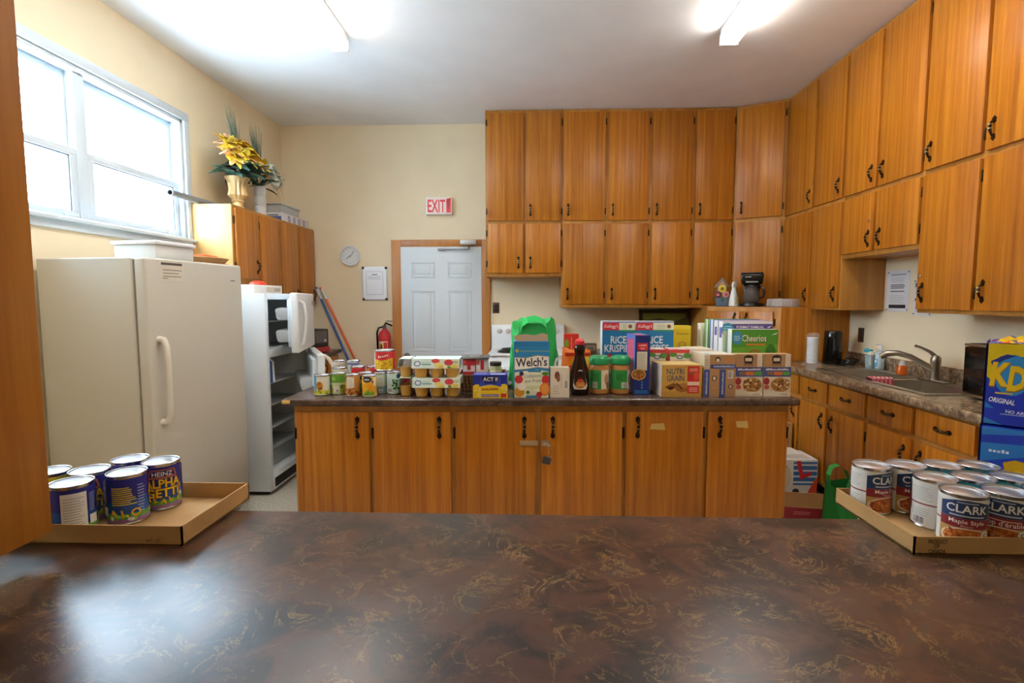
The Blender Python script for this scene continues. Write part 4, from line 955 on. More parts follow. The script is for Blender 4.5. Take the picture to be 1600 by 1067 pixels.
# oatmeal boxes on edge, one lying on top, two facing
BRN = '#b58c62'
def spine(u, lb, fl):
    w, d, h = .084, .19, .148
    p = PR().rect(-w / 2, 0, w / 2, h, BRN).rect(-w / 2, 0, -w / 2 + .030, h, '#44579e').text('instant oatmeal', -w / 2 + .019, .074, .009, '#cfd6ec', w=.12, rot=PI / 2)
    if fl: p.bars(.0, .03, .10, .14).ell(.016, .055, .012, .012, '#5a4638').ell(.016, .055, .006, .008, '#e6dccb')
    else: p.ell(.014, .10, .014, .014, '#5a4638').ell(.014, .10, .007, .009, '#e6dccb').ell(.014, .05, .008, .005, '#d89a3a')
    carton('oatmeal_box', lb, u, .058, w, d, h, '#c4a884', p, PR().rect(0, 0, d, h, '#c9b294').blobs(.03, .15, .02, .12, 10, ['#a8763a', '#d9cdb8'], .014), group='oatmeal boxes on the island')
spine(2.272, 'oatmeal box on edge with blue spine beside the cereal bar box', 0); spine(2.358, 'oatmeal box on edge with blue spine and a barcode', 1)
w, d, h = .168, .20, .078
p = PR().rect(-w / 2, 0, w / 2, h, BRN).rect(-.050, .004, w / 2, .026, '#44579e').text('instant oatmeal', .022, .011, .009, '#cfd6ec', w=.11).ell(-.012, .052, .014, .016, '#4a3a30').ell(-.012, .048, .009, .010, '#e2d6c2').ell(.048, .052, .009, .012, '#d8862a').rect(-w / 2, 0, -.055, h, '#dccfba').lines(-.08, -.06, .02, .06, 3, '#b9a98e', .4)
carton('oatmeal_box', 'oatmeal box lying flat on the two edge standing ones', 2.316, .062, w, d, h, '#d9ccb6', p, None, PR().rect(-.08, .02, .08, .18, '#e2d8c6').rect(-.07, .03, -.04, .07, '#3a9ab4'), z=.91 + .1485, group='oatmeal boxes on the island')
w, d, h = .147, .07, .228
def quaker(u, lb):
    p = PR().rect(-w / 2, 0, w / 2, h, BRN).rect(w / 2 - .032, .160, w / 2 - .006, h, '#e8e0d2').lines(w / 2 - .028, w / 2 - .010, .165, .222, 6, '#b9ae9c', .3)
    p.ell(-.006, .200, .026, .024, '#3a2e2a').ell(-.006, .199, .018, .019, '#d9cbb4').ell(-.006, .214, .024, .007, '#2c2422').poly([(-.03, .176), (.018, .176), (.012, .19), (-.024, .19)], '#2c2422').text('QUAKER', -.006, .1665, .0075, '#3a2e2a', w=.052, bold=.01)
    p.rect(-w / 2, .106, w / 2, .158, '#44549a').text('OATMEAL', 0, .141, .011, '#e6e8f2', w=.125, bold=.01).rect(-.055, .114, -.020, .134, '#8a6a5a').rect(-.018, .114, .026, .134, '#d8742c').rect(.028, .114, .068, .134, '#5aa848')
    p.poly([(-w / 2, .0), (w / 2, .0), (w / 2, .106), (-w / 2, .106)], '#dccfb8').ell(.018, .062, .052, .040, '#b98a4c').ell(.018, .062, .046, .034, '#a8743a').blobs(-.024, .06, .036, .09, 34, ['#d9b878', '#8a5a2c', '#e6d2a8', '#7a4a24'], .008)
    p.ell(-.058, .082, .016, .020, '#a8343a').ell(-.056, .05, .014, .012, '#c85a4a').poly([(-w / 2, 0), (w / 2, 0), (w / 2, .022), (0, .026), (-w / 2, .034)], '#e6dcc8').lines(.02, .06, .008, .016, 1, '#a89c88', .6, 0)
    carton('oatmeal_box', lb, u, .075, w, d, h, '#cbb592', p, None, PR().rect(-.07, .005, .07, .065, '#c9a880'), group='oatmeal boxes on the island')
quaker(2.480, 'upright brown oatmeal box beside the edge standing oatmeal boxes'); quaker(2.632, 'upright brown oatmeal box at the corner of the island beside the sink aisle')
# cereal boxes behind
GC = 'cereal boxes at the back of the island'
w, d, h = .262, .055, .352
p = PR().rect(-w / 2, 0, w / 2, h, '#4f9a2e').poly([(-w / 2, 0), (w / 2, 0), (w / 2, .27), (.05, .26), (-w / 2, .25)], '#6fae34').poly([(-w / 2, .1), (w / 2, .12), (w / 2, .16), (-w / 2, .15)], '#3f8a2a').text('Cheerios', -.0025, .283, .038, '#3a5a1c', w=.142, bold=.03).text('Cheerios', -.004, .285, .037, '#f3efdc', w=.138, bold=.012).rect(-.05, .262, .06, .272, '#d8802c').ell(-.10, .305, .030, .038, '#3f98c8').lines(-.118, -.082, .290, .322, 3, '#cfe6f2', .4, .2).poly([(.09, .32), (.125, .336), (.12, .325)], '#e6f0dc').ell(.0, .215, .032, .026, '#a8783a').ell(.0, .215, .018, .014, '#6fae34').ell(.09, .22, .03, .05, '#3f7f24')
carton('cereal_box', 'green fronted cereal box behind the oatmeal boxes', 2.575, .225, w, d, h, '#cfd6c8', p, PR().rect(0, 0, d, h, '#e6e8e4'), group=GC)
w, h = .285, .395
p = PR().rect(-w / 2, 0, w / 2, h, '#e6e6ea').rect(-w / 2, .345, w / 2, .380, '#584a92').text('FORMAT FAMILIAL', .016, .355, .015, '#e9e4f2', w=.16, bold=.012).ell(-.115, .345, .036, .042, '#3a9ac8').lines(-.14, -.09, .325, .375, 4, '#bfe0ee', .35).poly([(.11, .36), (.135, .37), (.125, .357)], '#e9e4f2').rect(-w / 2, 0, -.06, .34, '#b9d0b0')
carton('cereal_box', 'tall cereal box with purple FORMAT FAMILIAL banner', 2.562, .292, w, .058, h, '#cfcfd8', p, PR().rect(0, 0, .058, h, '#eceef0').rect(.01, .30, .045, .36, '#6a58a4'), PR().rect(-.14, .005, .14, .053, '#a078b4'), group=GC)
carton('cereal_box', 'white edged cereal box with purple mark behind the purple banner box', 2.560, .360, w, .058, .397, '#d9dce4', None, PR().rect(0, 0, .058, .397, '#e9edf1').rect(.012, .31, .046, .36, '#5f5aa8'), PR().rect(-.14, .005, .14, .053, '#c4a8cc'), group=GC)
carton('cereal_box', 'dark blue edged cereal box in the row of cereal boxes', 2.558, .428, w, .058, .400, '#2f5a9c', None, PR().rect(0, 0, .058, .40, '#dfe6ee').rect(.004, 0, .024, .40, '#2f5a9c'), group=GC)
carton('cereal_box', 'bright green edged cereal box in the row of cereal boxes', 2.555, .496, w, .058, .400, '#5fae4a', None, PR().rect(0, 0, .058, .40, '#7fc06a').rect(.03, 0, .05, .40, '#e6eee0'), group=GC)
carton('cereal_box', 'pale cream edged cereal box last in the row of cereal boxes', 2.535, .564, w, .058, .372, '#e2e0c8', None, PR().rect(0, 0, .058, .372, '#e6e4d2'), group=GC)
def rk(u, w, lb, v, off=0):
    h = .388
    p = PR().rect(-w / 2, 0, w / 2, h, '#1f7fb8').rect(-w / 2, .335, w / 2, .378, '#e4e6d2').rect(-w / 2, .378, w / 2, h, '#8aa0d0').rect(-w / 2, .333, -w / 2 + .102, .380, '#d23440').text("Kellogg's", -w / 2 + .052, .348, .020, '#f6ece8', w=.084, shear=.25, bold=.01).lines(-w / 2 + .125, w / 2 - .05, .343, .37, 3, '#b9b4a0', .3).ell(w / 2 - .030, .356, .012, .012, '#8a5a34').rect(-w / 2 + .105, .325, w / 2, .335, '#3f9a6a')
    p.text('RiCE', off, .253, .044, '#e9eef2', w=.098, bold=.022).text('KRiSPiES', off, .200, .044, '#e9eef2', w=.172, bold=.022).ell(.02, .10, .095, .085, '#6a4430').ell(.02, .105, .085, .072, '#b07a4a').blobs(-.05, .09, .06, .16, 30, ['#d9a86a', '#8a5a34', '#c08a50'], .009).ell(-.06, .165, .020, .018, '#d8b89a').ell(-.06, .178, .018, .010, '#b8343c')
    carton('cereal_box', lb, u, v, w, .07, h, '#dfe4ea', p, PR().rect(0, 0, .07, h, '#e3e9ee'), group=GC)
rk(1.860, .200, 'sky blue puffed rice box standing behind the peanut butter jars', .485, .0); rk(2.084, .230, 'sky blue puffed rice box standing beside the yellow cereal box', .490, .0)
p = PR().rect(-.054, 0, .054, .357, '#e6c51c').text('Cheerios', 0, .30, .018, '#7a5a1c', w=.08).ell(0, .24, .026, .020, '#d9a02c').ell(0, .24, .014, .010, '#e6c51c').rect(-.054, .335, .054, .357, '#eed53c')
carton('cereal_box', 'yellow cereal box beside the blue cereal boxes', 2.272, .55, .11, .07, .357, '#e6c61e', p, group=GC)
# white granola boxes and cream boxes
for u, w, lb in ((2.035, .098, 'white granola box with green leaves behind the cereal bar box'), (2.165, .112, 'white granola box with green leaves and a red side')):
    h = .236
    p = PR().rect(-w / 2, 0, w / 2, h, '#e9e2d4').rect(-w / 2, .215, w / 2, h, '#d8484c').ell(-w / 2 + .018, .205, .024, .012, '#5a9a4a').ell(w / 2 - .014, .20, .022, .016, '#5a9a4a').ell(0, .192, .020, .012, '#4a6a9a').ell(0, .192, .013, .007, '#cfd8e4').text('granola', 0, .165, .009, '#c4605a', w=.055).lines(-.03, .03, .15, .158, 1, '#c98a84', .5)
    carton('granola_box', lb, u, .262, w, .13, h, '#e6dfd2', p, PR().rect(0, 0, .13, h, '#d8484c').rect(0, 0, .13, .12, '#e6dfd2'), PR().rect(-w / 2 + .004, .01, w / 2 - .004, .12, '#e9dcd2').rect(-w / 2 + .01, .02, .0, .06, '#d8686a'), group='granola boxes')
carton('cream_carton', 'flat cream carton behind the oatmeal boxes', 2.30, .29, .13, .18, .235, '#e2d6c0', PR().rect(-.06, .16, .06, .22, '#e9e0ce').ell(-.03, .2, .02, .015, '#3a9ab4').ell(.0, .175, .02, .01, '#c98a4a'), None, PR().rect(-.06, .02, .06, .16, '#e9dfca').rect(0, .05, .05, .09, '#d9a090'))
# green reusable shopping bag
def soft_bag(name, label, cat, loc, rz, w, d, h, col, lumps, text=None, handles=True, group=None):
    t = T(name, label, cat, loc, rz, group); n = 40; rows = 14; r2 = random.Random(len(label)); ph = [r2.uniform(0, 6.28) for _ in range(6)]
    vs = []; fs = []
    for j in range(rows):
        q = j / (rows - 1); z = h * q + .0004
        kx = 1 - .24 * q ** 1.6 * lumps; ky = 1 - .42 * q ** 1.6 * lumps
        for i in range(n):
            a = 2 * PI * i / n
            e = .45; cx_ = math.copysign(abs(math.cos(a)) ** e, math.cos(a)); sy_ = math.copysign(abs(math.sin(a)) ** e, math.sin(a))
            wr = 1 + lumps * .08 * math.sin(3 * a + ph[0] + 4 * q) * q + lumps * .06 * math.sin(7 * a + ph[1] - 6 * q) * (.3 + q) + lumps * .03 * math.sin(11 * a + 9 * q + ph[2])
            vs.append((w / 2 * cx_ * kx * wr, d / 2 * sy_ * ky * wr, z + (lumps * (.030 * math.sin(2 * a + ph[3]) + .016 * math.sin(5 * a + ph[4])) * q ** 3 if j else 0)))
    for j in range(rows - 1):
        for i in range(n):
            k = (i + 1) % n; fs.append((j * n + i, j * n + k, (j + 1) * n + k, (j + 1) * n + i))
    fs.append(tuple(range(n - 1, -1, -1)))
    if lumps > .5: # top slumped shut with a fold
        c0 = len(vs); vs.append((0, 0, h * 1.05))
        for i in range(n): fs.append(((rows - 1) * n + i, (rows - 1) * n + (i + 1) % n, c0))
    MB(C(col, .55)).add(vs, fs).build('bag_body', t, 0, smooth=50)
    return t
gb = soft_bag('shopping_bag', 'bright green reusable shopping bag slumped on the island', 'bag', isl(1.338, .50, .91), IA, .305, .25, .372, '#1fae52', 1.0)
for y, hh, s in ((-.06, .398, .95), (.05, .405, 1.05)):
    m = MB(C('#22b657', .55))
    pts = [(-.085 * s, y - .03, .34), (-.075 * s, y - .035, .372), (-.04 * s, y - .02, hh - .004), (.01, y + .0, hh + .004), (.05 * s, y - .01, hh - .008), (.075 * s, y - .035, .365), (.085 * s, y - .03, .33)]
    P0 = [Vector(q) for q in pts]
    for i in range(len(P0) - 1):
        o = Vector((0, .022, .012)); a, b = P0[i], P0[i + 1]; m.poly([a - o, b - o, b + o, a + o])
    m.build('handle', gb, 0, smooth=60)
PR().text('C', .145, .10, .085, '#e9f2ea', w=.06, bold=.03).ell(-.15, .03, .02, .012, '#e9f2ea').build('lettering', gb, plane((0, -.142, 0), (1, 0, 0), (0, -1, 0)))
# red carton and orange chip bag
p = PR().rect(-.042, .0, .042, .318, '#d63a2c').ell(-.03, .26, .014, .03, '#8aa83a').rect(-.005, .22, .002, .30, '#e88a6a').rect(.015, .22, .02, .29, '#b82a20')
carton('cracker_box', 'red cracker carton behind the syrup bottle', 1.556, .350, .084, .06, .318, '#cf3428', p)
cb_ = T('chip_bag', 'crumpled orange chip bag leaning behind the syrup bottle', 'bag', isl(1.575, .275, .91), IA)
vs = []; nx, nz = 14, 14
for s in (1, -1):
    for j in range(nz):
        for i in range(nx):
            x = -.085 + .17 * i / (nx - 1); q = j / (nz - 1); th = .032 * max(0, math.sin(PI * q)) ** .6 * (max(0, math.sin(PI * i / (nx - 1))) ** .5 + .05)
            vs.append((x * (1 + .05 * math.sin(5 * q)), -s * (th + .006 * math.sin(9 * q + 5 * x * 20) * math.sin(PI * q)), .001 + .24 * q + .008 * math.sin(x * 60)* q))
fs = [(s * nx * nz + j * nx + i, s * nx * nz + j * nx + i + 1, s * nx * nz + (j + 1) * nx + i + 1, s * nx * nz + (j + 1) * nx + i) for s in (0, 1) for j in range(nz - 1) for i in range(nx - 1)]
MB(C('#e2701e', .3)).add(vs, fs).build('foil', cb_, 0, smooth=40)
PR().ell(.0, .15, .05, .045, '#f0a52c').ell(-.03, .10, .04, .05, '#d84a1c').ell(.045, .17, .025, .045, '#f2c04a').rect(-.07, .20, .07, .22, '#c8341c').build('printed_front', cb_, plane((0, -.042, 0), (1, 0, 0), (0, -1, 0)))
carton_at('tea_box', 'small brown box on the worktop beside the stove', 'box', (.60, 5.16, .9105), .2, .12, .08, .09, '#5a4a40', PR().rect(-.05, .02, .05, .07, '#8a7a66').lines(-.03, .03, .03, .06, 2, '#3a302a', .5))
# ------------------------------------------------------------------ sink counter
ct = T('worktop', 'brown granite patterned laminate worktop with the steel sink', 'worktop', (0, 0, 0))
SX0, SX1, SY0, SY1 = 2.165, 2.565, 2.92, 3.965
m = MB(M_RTOP); z0, z1 = .8705, .910
m.box(2.06, SX0, 2.04, 4.483, z0, z1).box(SX1, 2.655, 2.04, 4.483, z0, z1).box(SX0, SX1, 2.04, SY0, z0, z1).box(SX0, SX1, SY1, 4.483, z0, z1)
m.build('slab', ct, 0, smooth=0)
MB(M_RTOP).box(2.036, 2.0605, 2.04, 4.483, .864, .9105).build('front_edge', ct, .009, 3)
MB(M_RTOP).box(2.6555, XR - .003, 2.04, 4.483, .8705, 1.000).build('backsplash', ct, .005, 2)
sk = T('kitchen_sink', 'double bowl stainless steel sink set in the granite patterned worktop', 'sink', (0, 0, .9105))
m = MB(M_STEEL); a, b, c_, d_ = SX0 - .02, SX1 + .02, SY0 - .02, SY1 + .02
B1 = (SX0 + .02, SX1 - .055, SY0 + .02, 3.42); B2 = (SX0 + .02, SX1 - .055, 3.465, SY1 - .02)
zz = (0.0, .005)
m.box(a, B1[0], c_, d_, *zz).box(B1[1], b, c_, d_, *zz).box(B1[0], B1[1], c_, B1[2], *zz).box(B1[0], B1[1], B1[3], B2[2], *zz).box(B1[0], B1[1], B2[3], d_, *zz)
m.build('rim', sk)
for (x0, x1, y0, y1) in (B1, B2):
    m = MB(M_STEEL); k = .02; Z = -.165
    top = [(x0, y0, 0.004), (x1, y0, .004), (x1, y1, .004), (x0, y1, .004)]; bot = [(x0 + k, y0 + k, Z), (x1 - k, y0 + k, Z), (x1 - k, y1 - k, Z), (x0 + k, y1 - k, Z)]
    m.add(top + bot, [(0, 1, 5, 4), (1, 2, 6, 5), (2, 3, 7, 6), (3, 0, 4, 7), (4, 5, 6, 7)])
    bo = m.build('bowl', sk, 0)
    MB(M_CHROME).lathe([(.04, Z + .001), (.036, Z + .004), (.02, Z + .002), (.001, Z + .002)], 18, c=((x0 + x1) / 2, (y0 + y1) / 2, 0), cap0=False).build('drain', bo)
fc = T('faucet', 'brushed steel pull out kitchen faucet with lever handle', 'faucet', (2.545, 3.36, .9158))
FM = C('#a9a294', .3, 1.0)
MB(FM).box(-.03, .03, -.11, .11, 0, .010).build('base_plate', fc, .009, 3)
MB(FM).lathe([(.030, .0102), (.028, .02), (.026, .06), (.026, .105), (.029, .125), (.027, .150), (.018, .165), (.001, .168)], 22).build('body', fc)
MB(FM).tube([(0, 0, .070), (-.05, .03, .105), (-.11, .065, .150), (-.17, .10, .170), (-.215, .125, .165), (-.245, .145, .140)], [.021, .019, .017, .018, .021, .020], 14).build('spout', fc)
MB(FM).tube([(0, 0, .155), (-.025, .015, .185), (-.065, .04, .210), (-.095, .055, .222)], [.014, .010, .008, .008], 10).build('lever', fc)
sp = T('sink_strainer', 'dark sink stopper lying beside the faucet', 'stopper', (2.58, 3.10, .9158))
MB(M_STEEL).lathe([(.038, 0), (.04, .004), (.03, .012)], 20).build('rim', sp); MB(M_BLACKM).lathe([(.026, .0122), (.024, .03), (.012, .034), (.012, .045)], 16).build('plug', sp)
# soap, tumbler, bottle, cloth
so = T('soap_pump', 'clear hand soap pump bottle with blue label behind the sink', 'bottle', (2.615, 3.99, .9105))
MB(clear('soap_clear', '#cfe3ec', .7, .1)).lathe([(.028, .0004), (.033, .006), (.033, .10), (.026, .125), (.014, .135), (.013, .142)], 20, sy=.75).build('bottle_body', so)
MB(C('#eef0f0', .4)).lathe([(.015, .1425), (.015, .155), (.006, .158), (.006, .178), (.012, .180), (.012, .188)], 14).box(-.045, .006, -.006, .006, .180, .189).build('pump', so)
PR().rect(-.022, .02, .022, .08, '#4a9ac8').ell(0, .06, .014, .012, '#dfeaf2').build('label', so, lambda u, v, o: ((.0335 + o) * math.cos(PI + u / .033), (.0335 + o) * .76 * math.sin(PI + u / .033), v), strip=.008)
tu = T('brush_tumbler', 'pale blue tumbler holding a dish brush', 'cup', (2.605, 4.085, .9105))
MB(clear('tumbler_plastic', '#a9c4cc', .75, .2)).lathe([(.030, .0004), (.036, .10), (.033, .10), (.027, .004)], 20, cap1=False).build('cup', tu)
MB(C('#3aa0b4', .5)).tube([(0, 0, .01), (.004, .02, .12), (-.01, .03, .15)], .006, 8).box(-.03, .012, -.01, .035, .115, .14).build('brush', tu, .004)
MB(C('#e6e2cf', .8)).box(-.022, .022, -.03, -.004, .02, .125).build('scourer', tu, .004)
ob = T('dish_soap', 'small orange dish soap bottle on the sink rim', 'bottle', (2.548, 3.66, .9158))
MB(clear('orange_soap', '#d8621c', .85, .1)).lathe([(.024, .0004), (.030, .005), (.030, .05), (.022, .066)], 18).build('bottle_body', ob); MB(M_CLEAR).lathe([(.022, .0662), (.016, .085), (.012, .10)], 16).build('neck', ob)
cl = T('checked_cloth', 'red and white checked cloth draped over the sink divider', 'cloth', (2.245, 3.4425, .9158))
m = MB(); cw_, r_, wt_ = 10, C('#b8404c', .9), C('#e6d6d2', .9)
prof = [(-.040, -.05), (-.034, .004), (-.012, .011), (.012, .012), (.034, .004), (.040, -.06)]
for i in range(cw_):
    x0 = -.05 + .013 * i; x1 = x0 + .013
    for j in range(5):
        (ya, za), (yb, zb) = prof[j], prof[j + 1]
        m.add([(x0, ya, za), (x1, ya, za), (x1, yb, zb), (x0, yb, zb), (x0, ya, za + .006), (x1, ya, za + .006), (x1, yb, zb + .006), (x0, yb, zb + .006)], [(0, 1, 2, 3), (4, 5, 6, 7), (0, 1, 5, 4), (2, 3, 7, 6), (1, 2, 6, 5), (3, 0, 4, 7)], r_ if (i + j) % 2 else (wt_ if i % 2 else C('#cf8088', .9)))
m.build('cloth', cl, 0)
# coffee carafe, cup sleeve, cord
cf = T('coffee_urn', 'tall glossy black coffee urn in front of the wooden side panel', 'coffee urn', (2.46, 4.335, .9105))
MB(C('#0f0f10', .12)).lathe([(.070, .0004), (.074, .006), (.072, .06), (.068, .20), (.066, .255), (.060, .268), (.001, .272)], 26, sx=.95).build('body', cf)
MB(M_BLACKM).tube([(-.03, -.062, .22), (-.045, -.10, .21), (-.045, -.105, .12), (-.03, -.068, .09)], .010, 8).build('handle', cf)
cu = T('foam_cups', 'plastic wrapped stack of white foam cups beside the black urn', 'cups', (2.265, 4.27, .9105))
for i in range(9): MB(C('#e9ebf0', .6)).lathe([(.036, .012 + i * .022), (.041, .036 + i * .022), (.0425, .038 + i * .022), (.041, .040 + i * .022), (.034, .030 + i * .022)], 18).build('cup', cu)
m = MB(M_WRAP); n = 22; prof = [(.075, .0004), (.068, .012), (.048, .03), (.047, .09), (.045, .15), (.047, .20), (.046, .24), (.030, .255)]
m.lathe(prof, n, flute=lambda a, z: 1 + .05 * math.sin(5 * a + z * 40) + .03 * math.sin(9 * a - z * 70)); m.build('plastic_wrap', cu)
co = T('power_cord', 'coiled black power cord lying beside the coffee urn', 'cord', (2.505, 4.205, .9105))
m = MB(M_BLACK)
m.tube([(.05 * math.cos(q) + .0015 * q, .06 * math.sin(q), .006 + .0022 * q) for q in [i * .35 for i in range(60)]], .005, 6); m.tube([(-.02, -.03, .006), (-.09, -.03, .006), (-.13, -.06, .006)], .005, 6); m.build('cord', co)
# microwave
mw = T('microwave', 'black microwave oven on the worktop behind the macaroni packs', 'microwave', (2.315, 2.865, .9105), -PI / 2)
MB(M_BLACKM).box(0, .50, .02, .335, .012, .29).build('case', mw, .006)
dd = MB(C('#0b0b0c', .12)).box(.004, .37, -.002, .0195, .03, .272).build('door', mw, .004)
MB(C('#1a1b1e', .05)).box(.04, .33, -.0035, -.0015, .06, .24).build('window', dd, .001)
MB(M_STEEL).box(.002, .498, -.003, .019, .0125, .027).build('lower_trim', mw, .002); MB(M_STEEL).box(.002, .498, -.003, .019, .275, .288).build('upper_trim', mw, .002)
MB(C('#17171a', .3)).box(.375, .498, -.002, .0195, .03, .272).build('control_panel', mw, .003)
for x in (.05, .45):
    for y in (.05, .30): MB(M_BLACKM).box(x - .015, x + .015, y - .015, y + .015, 0.0002, .0118).build('foot', mw)
# papers on the sink wall
for (ya, yb, za, zb, lb) in ((3.815, 4.050, 1.345, 1.640, 'printed paper notice pinned in the recess above the sink'), (3.60, 3.772, 1.32, 1.57, 'smaller paper notice half hidden by the cabinet above the sink')):
    t = T('paper_notice', lb, 'notice', (XR, yb, za), -PI / 2); w, h = yb - ya, zb - za
    MB(C('#e2e1e4', .6)).box(0, w, -.0025, -.0004, 0, h).build('sheet', t, 0, smooth=0)
    p = PR()
    if h > .27: p.lines(.04, w - .04, .26, .275, 2, '#77767c', .5, .1).lines(.045, w - .04, .21, .25, 4, '#a9a8ae', .3).lines(.04, w - .045, .165, .20, 3, '#6a696f', .6, .1).lines(.04, w - .05, .14, .155, 1, '#77767c', .6, 0).lines(.04, w - .04, .06, .125, 5, '#b4b3b8', .25).rect(.03, .022, w - .03, .048, '#3a393f')
    else: p.rect(.015, .195, .06, .225, '#3f3a44').rect(.015, .10, .06, .12, '#6a6470').lines(.02, .15, .03, .08, 3, '#a9a8ae', .3)
    p.build('print', t, plane((0, -.0025, 0), (1, 0, 0), (0, -1, 0)))
    for x, z in ((.012, h - .012), (w - .012, h - .012), (.012, .012), (w - .012, .012)): MB(M_CHROME).lathe([(.006, 0), (.005, .004), (.001, .005)], 10, M=Matrix.Translation((x, -.0026, z)) @ Matrix.Rotation(PI / 2, 4, 'X')).build('pin', t)

# ------------------------------------------------------------------ on the corner cabinet
CZ = CORNER_TOP + .0005
bh = T('birdhouse', 'small wooden birdhouse planter painted with flowers', 'ornament', (1.805, 5.025, CZ), -.25)
MB(C('#5f7486', .6)).prism([(-.048, 0), (.048, 0), (.062, .085), (-.062, .085)], -.03, .03, 'y').build('planter', bh, .003)
MB(C('#b58a74', .6)).prism([(-.045, .0855), (.045, .0855), (.045, .19), (0, .245), (-.045, .19)], -.022, .022, 'y').build('house', bh, .002)
m = MB(C('#8f8f94', .6)); m.prism([(-.06, .175), (0, .252), (.06, .175), (.06, .188), (0, .268), (-.06, .188)], -.03, .03, 'y'); m.build('roof', bh, .002)
def disc_flower(c, r, col, cc, n=9):
    m = MB(C(col, .6))
    for i in range(n):
        a = 2 * PI * i / n; m.ball((c[0] + r * .6 * math.cos(a), c[1], c[2] + r * .6 * math.sin(a)), r * .42, 8, sy=.35)
    m.ball((c[0], c[1] - .004, c[2]), r * .42, 10, C(cc, .6), sy=.5); m.build('flower', bh)
disc_flower((.0, -.036, .165), .036, '#e2cf4a', '#9a7a1c', 11); disc_flower((-.036, -.034, .108), .030, '#7a2f44', '#d88a7a'); disc_flower((.034, -.034, .112), .031, '#d88f8c', '#b85a5a')
m = MB(C('#3f6a50', .6))
for x, z, a in ((-.05, .16, 2.7), (-.062, .14, 3.3), (.05, .165, .4), (.06, .14, -.1), (-.06, .10, 3.5), (0, .09, 4.7)): petal(m, (x * .6, -.028, z), (math.cos(a), -.1, math.sin(a)), .055, .032, None)
tag(m.build('leaves', bh), 'green painted leaves', None, None, 'stuff')
sb = T('spray_bottle', 'white spray bottle standing beside the coffee maker', 'bottle', (1.882, 4.935, CZ), .4)
MB(C('#dfe6e2', .4)).lathe([(.036, .0004), (.042, .006), (.040, .05), (.030, .11), (.018, .155), (.014, .175)], 20).build('bottle_body', sb)
m = MB(C('#e6e0d2', .4)).prism([(-.018, .175), (.016, .175), (.020, .20), (.034, .215), (.030, .228), (-.010, .226), (-.022, .20)], -.012, .012, 'y'); m.prism([(.016, .19), (.024, .188), (.018, .15), (.012, .152)], -.005, .005, 'y'); m.build('trigger', sb, .003)
PR().rect(-.02, .02, .03, .09, '#d8c8a4').build('label', sb, cyl(.0425), strip=.008)
cm = T('coffee_maker', 'black drip coffee maker with glass pot on the corner cabinet', 'coffee maker', (2.005, 4.845, CZ), math.radians(-22))
MB(M_BLACK).lathe([(.10, .0004), (.105, .006), (.10, .03), (.085, .036), (.001, .037)], 26, sy=1.05).build('base', cm)
MB(M_BLACK).box(-.07, .07, .06, .12, .0375, .20).build('column', cm, .012, 3)
MB(C('#131213', .2)).prism([(-.085, .20), (.088, .20), (.098, .295), (-.095, .295)], -.09, .12, 'y').build('reservoir', cm, .014, 3)
MB(C('#1b1a1a', .3)).box(-.09, .092, -.085, .115, .2955, .305).build('lid', cm, .004)
PR().text('coffee', -.03, .262, .008, '#cfcfcf', w=.05).lines(-.05, .05, .215, .23, 1, '#8a8a8a', .8, 0).build('badge', cm, plane((0, -.0905, 0), (1, 0, 0), (0, -1, 0)))
pt = MB(M_POT).lathe([(.058, .0375), (.068, .05), (.072, .085), (.066, .125), (.052, .16), (.050, .175)], 26, c=(0, -.02, 0)).build('glass_pot', cm)
MB(C('#2a2522', .3)).lathe([(.053, .1755), (.055, .18), (.052, .192), (.001, .195)], 22, c=(0, -.02, 0)).build('pot_lid', pt)
MB(M_BLACK).tube([(.05, -.03, .175), (.09, -.04, .17), (.105, -.045, .13), (.095, -.042, .085), (.066, -.035, .075)], [.009, .010, .010, .009, .008], 8).build('pot_handle', pt)
cp = T('plastic_cake_tray', 'clear ribbed plastic cake tray beside the coffee maker', 'container', (2.225, 4.70, CZ))
MB(M_CLEAR).lathe([(.135, .0004), (.138, .004), (.132, .008), (.132, .06), (.128, .07), (.001, .075)], 60, flute=lambda a, z: 1 + .02 * math.cos(30 * a) if .007 < z < .065 else 1).build('dome', cp)
MB(C('#8a5a48', .6)).lathe([(.120, .009), (.120, .04), (.001, .042)], 24).build('cake', cp)

# tray leaning under the back cabinets
tr_ = T('serving_tray', 'dark green serving tray leaning on the back wall under the cabinets', 'tray', (1.405, 5.50, .9105), 0)
Mt = Matrix.Rotation(-.16, 4, 'X')
MB(C('#4a4a2a', .4)).box(-.25, .25, -.012, 0, 0, .415, M=Mt).build('tray', tr_, .005); MB(C('#3a2a1c', .5)).box(-.26, .26, -.02, .004, .405, .42, M=Mt).box(-.26, -.245, -.02, .004, 0, .405, M=Mt).box(.245, .26, -.02, .004, 0, .405, M=Mt).build('rim', tr_, .003)
PR().poly([(-.22, .30), (-.05, .33), (.10, .29), (.22, .34), (.22, .38), (-.22, .38)], '#7f8a3a').poly([(-.2, .1), (.2, .14), (.1, .25), (-.1, .24)], '#6a6a2c').build('painted_leaves', tr_, lambda u, v, o: tuple(Mt @ Vector((u, -.0122 - o, v))))

